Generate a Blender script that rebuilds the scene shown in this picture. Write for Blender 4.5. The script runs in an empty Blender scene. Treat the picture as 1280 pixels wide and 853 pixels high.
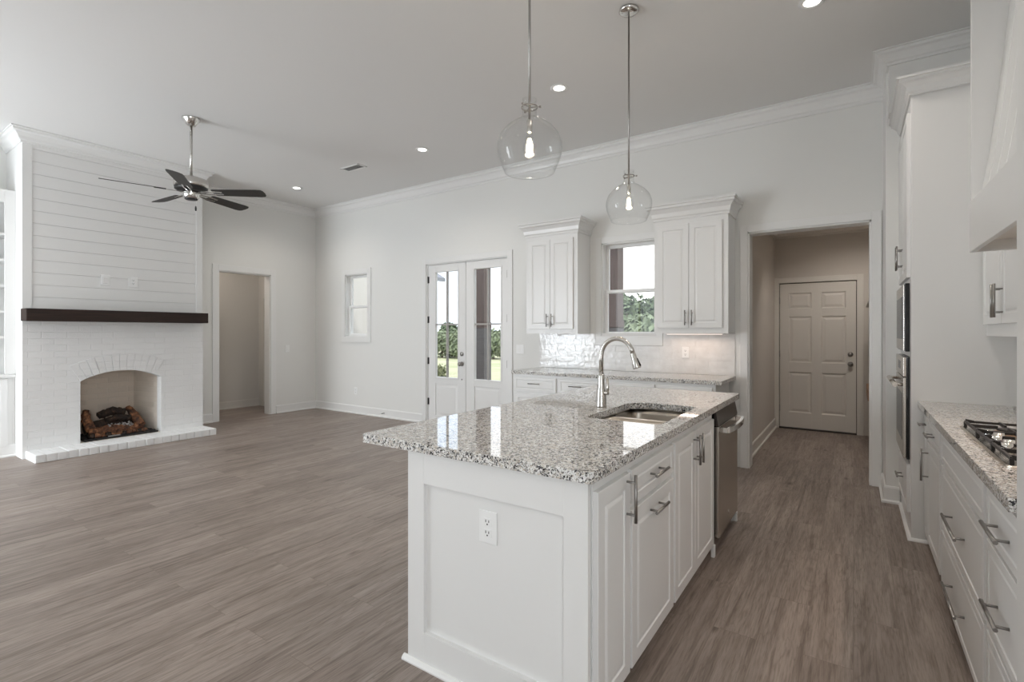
import bpy, bmesh, math, random
from mathutils import Vector, Matrix
random.seed(7)
S = bpy.context.scene
COL = S.collection

# ------------------------------------------------------------------ camera
F_PX, HORIZON, CAM_H, YAW = 627.8, 415.0, 1.36, math.radians(34.222)
cam = bpy.data.cameras.new('camera'); camo = bpy.data.objects.new('camera', cam); COL.objects.link(camo)
camo.location = (0, 0, CAM_H); camo.rotation_euler = (math.radians(90), 0, YAW)
cam.sensor_width = 36.0; cam.sensor_fit = 'HORIZONTAL'; cam.lens = 36.0*F_PX/1280
cam.shift_y = -(426.5-HORIZON)/1280
cam.clip_start = 0.05; cam.clip_end = 400
S.camera = camo
# ------------------------------------------------------------------ exposure
S.view_settings.view_transform = 'Standard'; S.view_settings.look = 'None'
S.view_settings.gamma = 1.0; S.view_settings.use_curve_mapping = False
S.view_settings.exposure = 0.09
S.cycles.use_denoising = True
S.cycles.max_bounces = 12; S.cycles.diffuse_bounces = 6; S.cycles.glossy_bounces = 5
S.cycles.transparent_max_bounces = 16; S.cycles.transmission_bounces = 6
S.cycles.caustics_reflective = False; S.cycles.caustics_refractive = False
S.cycles.sample_clamp_indirect = 6.0
# ------------------------------------------------------------------ world: bright sky with thin clouds
W = bpy.data.worlds.new('sky'); S.world = W; W.use_nodes = True
nt = W.node_tree; nt.nodes.clear()
wo = nt.nodes.new('ShaderNodeOutputWorld'); bg = nt.nodes.new('ShaderNodeBackground')
tc = nt.nodes.new('ShaderNodeTexCoord'); no = nt.nodes.new('ShaderNodeTexNoise'); cr = nt.nodes.new('ShaderNodeValToRGB')
no.inputs['Scale'].default_value = 3.0; no.inputs['Detail'].default_value = 5.0
nt.links.new(tc.outputs['Generated'], no.inputs['Vector']); nt.links.new(no.outputs['Fac'], cr.inputs['Fac'])
cr.color_ramp.elements[0].position = .38; cr.color_ramp.elements[0].color = (.72, .84, 1, 1)
cr.color_ramp.elements[1].position = .58; cr.color_ramp.elements[1].color = (1, 1, 1, 1)
nt.links.new(cr.outputs['Color'], bg.inputs['Color']); bg.inputs['Strength'].default_value = 2.2
nt.links.new(bg.outputs['Background'], wo.inputs['Surface'])
# ------------------------------------------------------------------ sun and daylight at the windows of the front wall
def add_light(name, kind, loc, rot, energy, color=(1, 1, 1), **kw):
    l = bpy.data.lights.new(name, kind); l.energy = energy; l.color = color
    for k, v in kw.items(): setattr(l, k, v)
    o = bpy.data.objects.new(name, l); COL.objects.link(o); o.location = loc; o.rotation_euler = rot
    return o
add_light('sun', 'SUN', (12, -6, 20), (math.radians(38), 0, math.radians(62)), 1.6, (1, .96, .9), angle=math.radians(3))
R90 = math.radians(90)
FRONT_WINDOWS = [(-7.8, -6.1), (-5.6, -4.1)]      # x ranges in wall_front
for i, (a, b) in enumerate(FRONT_WINDOWS):
    add_light('window_daylight', 'AREA', ((a+b)/2, -2.42, 1.35), (R90, 0, 0), (228, 10)[i], (.89, .945, 1),
              shape='RECTANGLE', size=b-a, size_y=2.3)
add_light('window_daylight', 'AREA', (1.2, -1.15, 1.4), (R90, 0, R90), 72, (.92, .96, 1), shape='RECTANGLE', size=1.6, size_y=2.2)  # fill lamp in an added right-wall opening, brightens the left wall and fireplace

# ------------------------------------------------------------------ materials
MATS = {}
def new_mat(name):
    m = bpy.data.materials.new(name); m.use_nodes = True; MATS[name] = m
    n = m.node_tree.nodes
    return m, m.node_tree, n['Principled BSDF']
def simple(name, col, rough=.5, metal=0., spec=.5, bump=0., bscale=40., emis=None, es=0.):
    m, t, b = new_mat(name)
    b.inputs['Base Color'].default_value = (*col, 1); b.inputs['Roughness'].default_value = rough
    b.inputs['Metallic'].default_value = metal; b.inputs['Specular IOR Level'].default_value = spec
    if emis: b.inputs['Emission Color'].default_value = (*emis, 1); b.inputs['Emission Strength'].default_value = es
    co = t.nodes.new('ShaderNodeTexCoord'); nz = t.nodes.new('ShaderNodeTexNoise')
    nz.inputs['Scale'].default_value = bscale; nz.inputs['Detail'].default_value = 3
    t.links.new(co.outputs['Object'], nz.inputs['Vector'])
    if bump:
        bp = t.nodes.new('ShaderNodeBump'); bp.inputs['Strength'].default_value = bump; bp.inputs['Distance'].default_value = .01
        t.links.new(nz.outputs['Fac'], bp.inputs['Height']); t.links.new(bp.outputs['Normal'], b.inputs['Normal'])
    # faint roughness variation so that nothing reads as plastic
    mr = t.nodes.new('ShaderNodeMapRange'); mr.inputs['To Min'].default_value = max(0, rough-.03); mr.inputs['To Max'].default_value = min(1, rough+.03)
    t.links.new(nz.outputs['Fac'], mr.inputs['Value']); t.links.new(mr.outputs['Result'], b.inputs['Roughness'])
    return m
def ramp(t, stops, interp='LINEAR'):
    r = t.nodes.new('ShaderNodeValToRGB'); r.color_ramp.interpolation = interp
    e = r.color_ramp.elements
    while len(e) < len(stops): e.new(.5)
    for i, (p, c) in enumerate(stops): e[i].position = p; e[i].color = (*c, 1)
    return r
def mixc(t, kind, fac, a, b):
    m = t.nodes.new('ShaderNodeMix'); m.data_type = 'RGBA'; m.blend_type = kind
    if isinstance(fac, (int, float)): m.inputs[0].default_value = fac
    else: t.links.new(fac, m.inputs[0])
    for i, v in ((6, a), (7, b)):
        if isinstance(v, tuple): m.inputs[i].default_value = (*v, 1)
        else: t.links.new(v, m.inputs[i])
    return m.outputs[2]
def mapping(t, scale=(1, 1, 1), rot=(0, 0, 0), loc=(0, 0, 0)):
    co = t.nodes.new('ShaderNodeTexCoord'); mp = t.nodes.new('ShaderNodeMapping')
    mp.inputs['Scale'].default_value = scale; mp.inputs['Rotation'].default_value = rot; mp.inputs['Location'].default_value = loc
    t.links.new(co.outputs['Object'], mp.inputs['Vector']); return mp.outputs['Vector']
def noise(t, vec, scale, detail=4, rough=.6):
    n = t.nodes.new('ShaderNodeTexNoise'); n.inputs['Scale'].default_value = scale
    n.inputs['Detail'].default_value = detail; n.inputs['Roughness'].default_value = rough
    t.links.new(vec, n.inputs['Vector']); return n.outputs['Fac']
def bump(t, b, h, strength, dist=.01):
    bp = t.nodes.new('ShaderNodeBump'); bp.inputs['Strength'].default_value = strength; bp.inputs['Distance'].default_value = dist
    t.links.new(h, bp.inputs['Height']); t.links.new(bp.outputs['Normal'], b.inputs['Normal'])

simple('wall_paint', (.76, .757, .735), .6, bump=.05, bscale=250)
simple('ceiling_paint', (.76, .755, .745), .75, bump=.05, bscale=200)
simple('trim_white', (.775, .772, .76), .35)
simple('cabinet_white', (.755, .752, .74), .32)
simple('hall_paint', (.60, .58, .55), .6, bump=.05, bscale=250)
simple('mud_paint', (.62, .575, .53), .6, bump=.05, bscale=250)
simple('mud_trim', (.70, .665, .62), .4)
simple('plate_white', (.83, .83, .82), .3)
simple('slot_dark', (.02, .02, .02), .5)
simple('gap_dark', (.03, .028, .025), .8)
simple('nickel', (.62, .60, .57), .26, 1.0)
simple('polished_nickel', (.72, .71, .69), .1, 1.0)
simple('handle_metal', (.34, .325, .31), .3, 1.0)
simple('dark_steel', (.16, .145, .135), .25, 1.0)
simple('hinge_black', (.015, .015, .015), .45)
simple('black_enamel', (.012, .012, .013), .22)
simple('black_iron', (.02, .018, .017), .5, bump=.15, bscale=300)
simple('burner_brass', (.62, .45, .33), .35, 1.0)
simple('fan_blade', (.026, .024, .021), .5, bump=.1, bscale=90)
simple('fan_dark', (.02, .02, .02), .4)
simple('bulb_filament', (1, .8, .5), .5, emis=(1, .82, .58), es=14)
simple('lamp_lens', (.9, .9, .88), .5, emis=(1, .96, .9), es=6)
simple('led_strip', (.9, .85, .8), .5, emis=(1, .80, .68), es=2)
simple('grout', (.74, .73, .72), .8)
simple('siding', (.86, .89, .94), .7)
simple('roofing', (.22, .23, .26), .9, bump=.3, bscale=60)
simple('concrete', (.52, .5, .47), .85, bump=.2, bscale=60)
simple('bark', (.16, .12, .09), .9, bump=.5, bscale=20)
simple('ember_bed', (.012, .011, .011), .7, bump=1.0, bscale=60)
simple('vinyl_white', (.82, .82, .81), .3)
simple('bench_wood', (.36, .20, .11), .5, bump=.1, bscale=60)
simple('threshold', (.05, .04, .035), .5)
simple('muntin_grey', (.38, .36, .34), .4)

# brushed stainless
m, t, b = new_mat('stainless')
b.inputs['Metallic'].default_value = 1; b.inputs['Base Color'].default_value = (.60, .56, .51, 1)
nf = noise(t, mapping(t, (600, 3, 600)), 1, 3)
r_ = t.nodes.new('ShaderNodeMapRange'); r_.inputs['To Min'].default_value = .17; r_.inputs['To Max'].default_value = .30
t.links.new(nf, r_.inputs['Value']); t.links.new(r_.outputs['Result'], b.inputs['Roughness'])
m, t, b = new_mat('sink_steel')
b.inputs['Metallic'].default_value = 1; b.inputs['Base Color'].default_value = (.46, .42, .37, 1)
nf = noise(t, mapping(t, (3, 400, 400)), 1, 3)
r_ = t.nodes.new('ShaderNodeMapRange'); r_.inputs['To Min'].default_value = .25; r_.inputs['To Max'].default_value = .38
t.links.new(nf, r_.inputs['Value']); t.links.new(r_.outputs['Result'], b.inputs['Roughness'])

# floor: wide wood planks running away along Y
m, t, b = new_mat('plank_floor')
v = mapping(t, (1, 1, 1), (0, 0, R90))
br = t.nodes.new('ShaderNodeTexBrick'); t.links.new(v, br.inputs['Vector'])
br.inputs['Scale'].default_value = 1; br.inputs['Brick Width'].default_value = 1.22; br.inputs['Row Height'].default_value = .178
br.inputs['Mortar Size'].default_value = .0012; br.inputs['Mortar Smooth'].default_value = .1; br.inputs['Bias'].default_value = 0
br.offset = .37; br.offset_frequency = 2
br.inputs['Color1'].default_value = (.0, .0, .0, 1); br.inputs['Color2'].default_value = (1, 1, 1, 1); br.inputs['Mortar'].default_value = (.0, 0, 0, 1)
tone = ramp(t, [(0, (.255, .208, .181)), (.5, (.285, .236, .206)), (1, (.318, .265, .233))]); t.links.new(br.outputs['Color'], tone.inputs['Fac'])
# per-plank offset of the grain
co = t.nodes.new('ShaderNodeTexCoord'); ad = t.nodes.new('ShaderNodeVectorMath'); ad.operation = 'ADD'
sc_ = t.nodes.new('ShaderNodeVectorMath'); sc_.operation = 'SCALE'; sc_.inputs['Scale'].default_value = 7.0
t.links.new(br.outputs['Color'], sc_.inputs[0]); t.links.new(co.outputs['Object'], ad.inputs[0]); t.links.new(sc_.outputs['Vector'], ad.inputs[1])
def gm(scale):
    mp = t.nodes.new('ShaderNodeMapping'); mp.inputs['Scale'].default_value = scale; t.links.new(ad.outputs['Vector'], mp.inputs['Vector']); return mp.outputs['Vector']
def gnoise(scale, detail, rough, dist):
    n = t.nodes.new('ShaderNodeTexNoise'); n.inputs['Scale'].default_value = 1; n.inputs['Detail'].default_value = detail
    n.inputs['Roughness'].default_value = rough; n.inputs['Distortion'].default_value = dist; t.links.new(gm(scale), n.inputs['Vector']); return n.outputs['Fac']
g1 = gnoise((34, 1.5, 1), 6, .65, .5); g2 = gnoise((7, 1.1, 1), 4, .6, .8); g3 = gnoise((170, 9, 1), 3, .6, 0); g4 = gnoise((8, 1.0, 1), 3, .55, 1.4)
r1 = ramp(t, [(.32, (.62, .59, .57)), (.50, (1, 1, 1)), (.72, (1.18, 1.18, 1.18))]); t.links.new(g1, r1.inputs['Fac'])
r2 = ramp(t, [(.32, (.80, .78, .76)), (.62, (1.08, 1.08, 1.08))]); t.links.new(g2, r2.inputs['Fac'])
r3 = ramp(t, [(.34, (.76, .74, .72)), (.52, (1.0, 1.0, 1.0)), (.7, (1.08, 1.08, 1.08))]); t.links.new(g3, r3.inputs['Fac'])
r4 = ramp(t, [(.40, (1, 1, 1)), (.425, (.66, .63, .60)), (.45, (1, 1, 1)), (.53, (1, 1, 1)), (.548, (.74, .71, .69)), (.57, (1, 1, 1))]); t.links.new(g4, r4.inputs['Fac'])
kv = t.nodes.new('ShaderNodeTexVoronoi'); kv.inputs['Scale'].default_value = 1; t.links.new(gm((4.5, 1.6, 1)), kv.inputs['Vector'])
r5 = ramp(t, [(.03, (.30, .26, .24)), (.10, (1, 1, 1))]); t.links.new(kv.outputs['Distance'], r5.inputs['Fac'])
c = mixc(t, 'MULTIPLY', 1, tone.outputs['Color'], r1.outputs['Color']); c = mixc(t, 'MULTIPLY', .9, c, r2.outputs['Color'])
c = mixc(t, 'MULTIPLY', 1, c, r3.outputs['Color']); c = mixc(t, 'MULTIPLY', .55, c, r4.outputs['Color']); c = mixc(t, 'MULTIPLY', .8, c, r5.outputs['Color'])
c = mixc(t, 'MIX', br.outputs['Fac'], c, (.19, .15, .125))
t.links.new(c, b.inputs['Base Color']); b.inputs['Roughness'].default_value = .42
bump(t, b, g1, .06, .004)

# granite: light grey, tan and black grains, polished
m, t, b = new_mat('granite')
v = mapping(t)
wv = t.nodes.new('ShaderNodeTexNoise'); wv.inputs['Scale'].default_value = 70; t.links.new(v, wv.inputs['Vector'])
vs = t.nodes.new('ShaderNodeVectorMath'); vs.operation = 'SCALE'; vs.inputs['Scale'].default_value = .012; t.links.new(wv.outputs['Color'], vs.inputs[0])
va = t.nodes.new('ShaderNodeVectorMath'); t.links.new(v, va.inputs[0]); t.links.new(vs.outputs['Vector'], va.inputs[1])
def cells(scale):
    vo = t.nodes.new('ShaderNodeTexVoronoi'); vo.inputs['Scale'].default_value = scale; vo.inputs['Randomness'].default_value = 1
    t.links.new(va.outputs['Vector'], vo.inputs['Vector'])
    sp = t.nodes.new('ShaderNodeSeparateColor'); t.links.new(vo.outputs['Color'], sp.inputs['Color']); return sp
c1 = cells(190); c2 = cells(95); c3 = cells(380)
p1 = ramp(t, [(0, (.012, .012, .015)), (.13, (.13, .13, .135)), (.26, (.34, .325, .30)), (.42, (.64, .62, .585)), (.6, (.78, .775, .76)), (.88, (.52, .46, .385))], 'CONSTANT')
t.links.new(c1.outputs[0], p1.inputs['Fac'])
p2 = ramp(t, [(0, (.03, .03, .035)), (.22, (.80, .795, .78)), (.62, (.60, .56, .50))], 'CONSTANT'); t.links.new(c2.outputs[1], p2.inputs['Fac'])
p3 = ramp(t, [(0, (.02, .02, .022)), (.28, (.70, .69, .67)), (.75, (.5, .47, .43))], 'CONSTANT'); t.links.new(c3.outputs[2], p3.inputs['Fac'])
k = ramp(t, [(0, (1, 1, 1)), (.30, (0, 0, 0))], 'CONSTANT'); t.links.new(c2.outputs[2], k.inputs['Fac'])
k3 = ramp(t, [(0, (1, 1, 1)), (.28, (0, 0, 0))], 'CONSTANT'); t.links.new(c3.outputs[1], k3.inputs['Fac'])
c = mixc(t, 'MIX', k.outputs['Color'], p1.outputs['Color'], p2.outputs['Color']); c = mixc(t, 'MIX', k3.outputs['Color'], c, p3.outputs['Color'])
t.links.new(c, b.inputs['Base Color']); b.inputs['Roughness'].default_value = .035
b.inputs['IOR'].default_value = 1.55

# glazed hand-made tile with an uneven face
m, t, b = new_mat('glazed_tile')
v = mapping(t); nf = noise(t, v, 26, 3, .5); n2 = noise(t, v, 9, 2, .5)
rr = ramp(t, [(.3, (.70, .69, .675)), (.7, (.79, .785, .775))]); t.links.new(n2, rr.inputs['Fac']); t.links.new(rr.outputs['Color'], b.inputs['Base Color'])
b.inputs['Roughness'].default_value = .07; bump(t, b, nf, .22, .012)

# painted brick
def brick_mat(name, col1, col2, mort, rot, bw=.215, rh=.072, strength=.6, rough=.65):
    m, t, b = new_mat(name)
    v = mapping(t, (1, 1, 1), rot)
    wn = t.nodes.new('ShaderNodeTexNoise'); wn.inputs['Scale'].default_value = 12; t.links.new(v, wn.inputs['Vector'])
    s = t.nodes.new('ShaderNodeVectorMath'); s.operation = 'SCALE'; s.inputs['Scale'].default_value = .012; t.links.new(wn.outputs['Color'], s.inputs[0])
    a = t.nodes.new('ShaderNodeVectorMath'); t.links.new(v, a.inputs[0]); t.links.new(s.outputs['Vector'], a.inputs[1])
    br = t.nodes.new('ShaderNodeTexBrick'); t.links.new(a.outputs['Vector'], br.inputs['Vector'])
    br.inputs['Scale'].default_value = 1; br.inputs['Brick Width'].default_value = bw; br.inputs['Row Height'].default_value = rh
    br.inputs['Mortar Size'].default_value = .006; br.inputs['Mortar Smooth'].default_value = .7
    br.inputs['Color1'].default_value = (*col1, 1); br.inputs['Color2'].default_value = (*col2, 1); br.inputs['Mortar'].default_value = (*mort, 1)
    t.links.new(br.outputs['Color'], b.inputs['Base Color']); b.inputs['Roughness'].default_value = rough
    nf = noise(t, v, 45, 5, .7); ma = t.nodes.new('ShaderNodeMath'); ma.operation = 'MULTIPLY_ADD'
    t.links.new(br.outputs['Fac'], ma.inputs[0]); ma.inputs[1].default_value = -.7; t.links.new(nf, ma.inputs[2])
    bump(t, b, ma.outputs[0], strength, .009)
# brick texture is laid in its x-y plane: turn world (Y, Z) and (X, Z) faces onto it
brick_mat('white_brick', (.80, .80, .795), (.78, .78, .775), (.79, .79, .785), (-R90, R90, 0), strength=.45)
brick_mat('firebox_brick', (.72, .63, .54), (.64, .56, .48), (.68, .61, .53), (-R90, R90, 0), rh=.065, strength=.45)
brick_mat('firebox_side_brick', (.74, .67, .59), (.66, .60, .52), (.70, .64, .56), (-R90, 0, 0), rh=.065, strength=.45)
brick_mat('hearth_brick', (.80, .80, .795), (.78, .78, .775), (.76, .76, .75), (0, 0, R90), bw=.09, rh=.4, strength=.5)
brick_mat('column_brick', (.10, .095, .098), (.085, .08, .083), (.13, .125, .125), (-R90, 0, 0), strength=.5)

# dark stained beam
def wood(name, a, c_, scale, rough=.55, bs=.15):
    m, t, b = new_mat(name)
    g = noise(t, mapping(t, scale), 1, 6, .65)
    r = ramp(t, [(.3, a), (.7, c_)]); t.links.new(g, r.inputs['Fac']); t.links.new(r.outputs['Color'], b.inputs['Base Color'])
    b.inputs['Roughness'].default_value = rough; bump(t, b, g, bs, .004)
wood('beam_wood', (.012, .006, .004), (.036, .017, .011), (60, 3, 60), .75)
wood('column_wood', (.075, .055, .05), (.125, .092, .085), (30, 30, 2), .7)
# logs
m, t, b = new_mat('log_ceramic')
g = noise(t, mapping(t, (18, 18, 18)), 1, 5, .7)
r = ramp(t, [(.36, (.02, .011, .008)), (.5, (.14, .055, .025)), (.66, (.42, .19, .085))]); t.links.new(g, r.inputs['Fac'])
t.links.new(r.outputs['Color'], b.inputs['Base Color']); b.inputs['Roughness'].default_value = .8; bump(t, b, g, .8, .02)
m, t, b = new_mat('log_bark')
g = noise(t, mapping(t, (26, 26, 26)), 1, 5, .7)
r = ramp(t, [(.40, (.010, .007, .006)), (.6, (.05, .028, .018)), (.75, (.20, .10, .05))]); t.links.new(g, r.inputs['Fac'])
t.links.new(r.outputs['Color'], b.inputs['Base Color']); b.inputs['Roughness'].default_value = .85; bump(t, b, g, .9, .02)
m, t, b = new_mat('ash')
g = noise(t, mapping(t, (60, 60, 60)), 1, 4, .7)
r = ramp(t, [(.42, (.06, .055, .05)), (.58, (.55, .53, .52))]); t.links.new(g, r.inputs['Fac'])
t.links.new(r.outputs['Color'], b.inputs['Base Color']); b.inputs['Roughness'].default_value = .9
# foliage and grass
for nm, ca, cb in (('leaf_deep', (.085, .12, .065), (.19, .235, .14)), ('leaf_light', (.13, .17, .095), (.27, .31, .20)), ('leaf_shrub', (.12, .15, .06), (.30, .31, .17))):
    m, t, b = new_mat(nm)
    g = noise(t, mapping(t), .9, 5, .7)
    r = ramp(t, [(.35, ca), (.65, cb)]); t.links.new(g, r.inputs['Fac']); t.links.new(r.outputs['Color'], b.inputs['Base Color'])
    b.inputs['Roughness'].default_value = .8
m, t, b = new_mat('meadow')
g = noise(t, mapping(t), .35, 6, .7); r = ramp(t, [(.35, (.30, .33, .17)), (.55, (.42, .41, .26)), (.7, (.46, .45, .31))])
t.links.new(g, r.inputs['Fac']); t.links.new(r.outputs['Color'], b.inputs['Base Color']); b.inputs['Roughness'].default_value = .95
# thin clear glass: mirror by Fresnel, otherwise clear
def glass(name, lo, hi, tint):
    m = bpy.data.materials.new(name); m.use_nodes = True; MATS[name] = m
    t = m.node_tree; t.nodes.clear()
    o = t.nodes.new('ShaderNodeOutputMaterial'); mx = t.nodes.new('ShaderNodeMixShader'); lw = t.nodes.new('ShaderNodeLayerWeight')
    pw = t.nodes.new('ShaderNodeMath'); pw.operation = 'POWER'; pw.inputs[1].default_value = 4.0
    mr = t.nodes.new('ShaderNodeMapRange'); mr.inputs['To Min'].default_value = lo; mr.inputs['To Max'].default_value = hi
    tr = t.nodes.new('ShaderNodeBsdfTransparent'); gl = t.nodes.new('ShaderNodeBsdfGlossy'); lw.inputs['Blend'].default_value = .5
    gl.inputs['Roughness'].default_value = 0; tr.inputs['Color'].default_value = (*tint, 1)
    t.links.new(lw.outputs['Facing'], pw.inputs[0]); t.links.new(pw.outputs[0], mr.inputs['Value'])
    t.links.new(mr.outputs['Result'], mx.inputs['Fac']); t.links.new(tr.outputs['BSDF'], mx.inputs[1]); t.links.new(gl.outputs['BSDF'], mx.inputs[2])
    t.links.new(mx.outputs['Shader'], o.inputs['Surface'])
glass('window_glass', .025, .6, (.985, .99, .99)); glass('pendant_glass', .02, .6, (.988, .99, .99))

# ------------------------------------------------------------------ mesh helpers
class MB:
    def __init__(self): self.b = bmesh.new(); self.mi = 0
    def quad(self, pts, mi=0):
        f = self.b.faces.new([self.b.verts.new(p) for p in pts]); f.material_index = mi; return f
    def box(self, x0, x1, y0, y1, z0, z1, bev=0., mi=0):
        if x1 < x0: x0, x1 = x1, x0
        if y1 < y0: y0, y1 = y1, y0
        if z1 < z0: z0, z1 = z1, z0
        vs = [self.b.verts.new(p) for p in ((x0,y0,z0),(x1,y0,z0),(x1,y1,z0),(x0,y1,z0),(x0,y0,z1),(x1,y0,z1),(x1,y1,z1),(x0,y1,z1))]
        fs = [self.b.faces.new([vs[i] for i in q]) for q in ((3,2,1,0),(4,5,6,7),(0,1,5,4),(1,2,6,5),(2,3,7,6),(3,0,4,7))]
        for f in fs: f.material_index = mi
        if bev > 0:
            es = list({e for f in fs for e in f.edges})
            r = bmesh.ops.bevel(self.b, geom=es, offset=min(bev, .45*min(x1-x0, y1-y0, z1-z0)), segments=2, profile=.5, affect='EDGES')
            for f in r['faces']: f.material_index = mi
        return self
    def tube(self, path, rad, seg=12, cap=True, mi=0):
        P = [Vector(p) for p in path]; n = len(P)
        R = rad if isinstance(rad, (list, tuple)) else [rad]*n
        T = [((P[min(i+1, n-1)]-P[i]).normalized() + (P[i]-P[max(i-1, 0)]).normalized()).normalized() for i in range(n)]
        a = Vector((0, 0, 1)) if abs(T[0].z) < .9 else Vector((1, 0, 0))
        u = T[0].cross(a).normalized(); rings = []
        for i in range(n):
            u = (u - T[i]*u.dot(T[i])).normalized(); w = T[i].cross(u)
            rings.append([self.b.verts.new(P[i]+(u*math.cos(2*math.pi*k/seg)+w*math.sin(2*math.pi*k/seg))*R[i]) for k in range(seg)])
        for i in range(n-1):
            for k in range(seg):
                f = self.b.faces.new((rings[i][k], rings[i][(k+1) % seg], rings[i+1][(k+1) % seg], rings[i+1][k])); f.smooth = True; f.material_index = mi
        if cap:
            for rg, rev in ((rings[0], True), (rings[-1], False)):
                f = self.b.faces.new(rg[::-1] if rev else rg); f.material_index = mi
        return self
    def lathe(self, prof, cx=0, cy=0, seg=32, mi=0, smooth=True, closed=False):
        rings = []
        for r, z in prof:
            rings.append([self.b.verts.new((cx+r*math.cos(2*math.pi*k/seg), cy+r*math.sin(2*math.pi*k/seg), z)) for k in range(seg)] if r > 1e-5 else [self.b.verts.new((cx, cy, z))])
        pr = list(zip(rings[:-1], rings[1:]))
        if closed: pr.append((rings[-1], rings[0]))
        for A, B in pr:
            for k in range(seg):
                k2 = (k+1) % seg
                if len(A) == 1 and len(B) == 1: continue
                if len(A) == 1: f = self.b.faces.new((A[0], B[k2], B[k]))
                elif len(B) == 1: f = self.b.faces.new((A[k], A[k2], B[0]))
                else: f = self.b.faces.new((A[k], A[k2], B[k2], B[k]))
                f.smooth = smooth; f.material_index = mi
        return self
    def rings(self, loops, cap0=True, cap1=True, mi=0, smooth=False):
        L = [[self.b.verts.new(p) for p in lp] for lp in loops]; n = len(L[0])
        for A, B in zip(L[:-1], L[1:]):
            for k in range(n):
                f = self.b.faces.new((A[k], A[(k+1) % n], B[(k+1) % n], B[k])); f.material_index = mi; f.smooth = smooth
        if cap0: self.b.faces.new(L[0][::-1]).material_index = mi
        if cap1: self.b.faces.new(L[-1]).material_index = mi
        return self
    def panel(self, o, u, n, w, h, prof, thick):
        """slab standing in the plane of u and Z: o = lower corner on the FRONT face, n = outward; prof = [(inset, depth below front)]"""
        o, u, n = Vector(o), Vector(u), Vector(n); z = Vector((0, 0, 1))
        def loop(i, d): return [o+u*i+z*i-n*d, o+u*(w-i)+z*i-n*d, o+u*(w-i)+z*(h-i)-n*d, o+u*i+z*(h-i)-n*d]
        return self.rings([loop(0, thick), loop(0, .0015), loop(.0015, 0)]+[loop(i, d) for i, d in prof])
    def sweep(self, path, prof, closed=False):
        """profile [(outward, z)] along a path in plan; outward is to the RIGHT of travel"""
        P = [Vector((p[0], p[1])) for p in path]; n = len(P); loops = []
        for i in range(n):
            a = P[i]-P[i-1] if (i > 0 or closed) else P[1]-P[0]
            c = P[(i+1) % n]-P[i] if (i < n-1 or closed) else P[i]-P[i-1]
            na = Vector((a.y, -a.x)).normalized(); nc = Vector((c.y, -c.x)).normalized()
            mn = (na+nc).normalized(); k = 1/max(.3, mn.dot(na))
            loops.append([(P[i].x+mn.x*d*k, P[i].y+mn.y*d*k, z) for d, z in prof])
        if closed: loops.append(loops[0])
        return self.rings(loops, not closed, not closed)
    def prism(self, poly, z0, z1, mi=0):
        return self.rings([[(x, y, z0) for x, y in poly], [(x, y, z1) for x, y in poly]], mi=mi)
    def build(self, name, mat, parent=None, loc=None, recalc=True):
        b = self.b
        if parent is not None:
            base = parent
            org = Vector((0, 0, 0))
            while base is not None: org += base.location; base = base.parent
        else: org = Vector(loc) if loc else Vector((0, 0, 0))
        if parent is None and loc is None and len(b.verts):
            xs = [v.co.x for v in b.verts]; ys = [v.co.y for v in b.verts]; zs = [v.co.z for v in b.verts]
            org = Vector(((min(xs)+max(xs))/2, (min(ys)+max(ys))/2, min(zs)))
        bmesh.ops.remove_doubles(b, verts=b.verts, dist=1e-6)
        if recalc: bmesh.ops.recalc_face_normals(b, faces=b.faces)
        bmesh.ops.translate(b, verts=b.verts, vec=-org)
        me = bpy.data.meshes.new(name); b.to_mesh(me); b.free()
        for mm in (mat if isinstance(mat, (list, tuple)) else [mat]): me.materials.append(MATS[mm])
        o = bpy.data.objects.new(name, me); COL.objects.link(o)
        if parent is not None: o.parent = parent
        else: o.location = org
        return o
def tag(o, label, cat, group=None, kind=None):
    o['label'] = label
    if cat: o['category'] = cat
    if group: o['group'] = group
    if kind: o['kind'] = kind
    return o
def thing(name, loc, label, cat, group=None):
    o = bpy.data.objects.new(name, None); COL.objects.link(o); o.location = loc; o.empty_display_size = .1
    return tag(o, label, cat, group)
def struct(o, label=None):
    o['kind'] = 'structure'
    if label: o['label'] = label
    return o
def sroot(name, loc, label):
    o = bpy.data.objects.new(name, None); COL.objects.link(o); o.location = loc
    return struct(o, label)
def copy_tree(o, parent=None):
    c = o.copy(); COL.objects.link(c)
    if parent: c.parent = parent
    for ch in list(o.children): copy_tree(ch, c)
    return c
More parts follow.
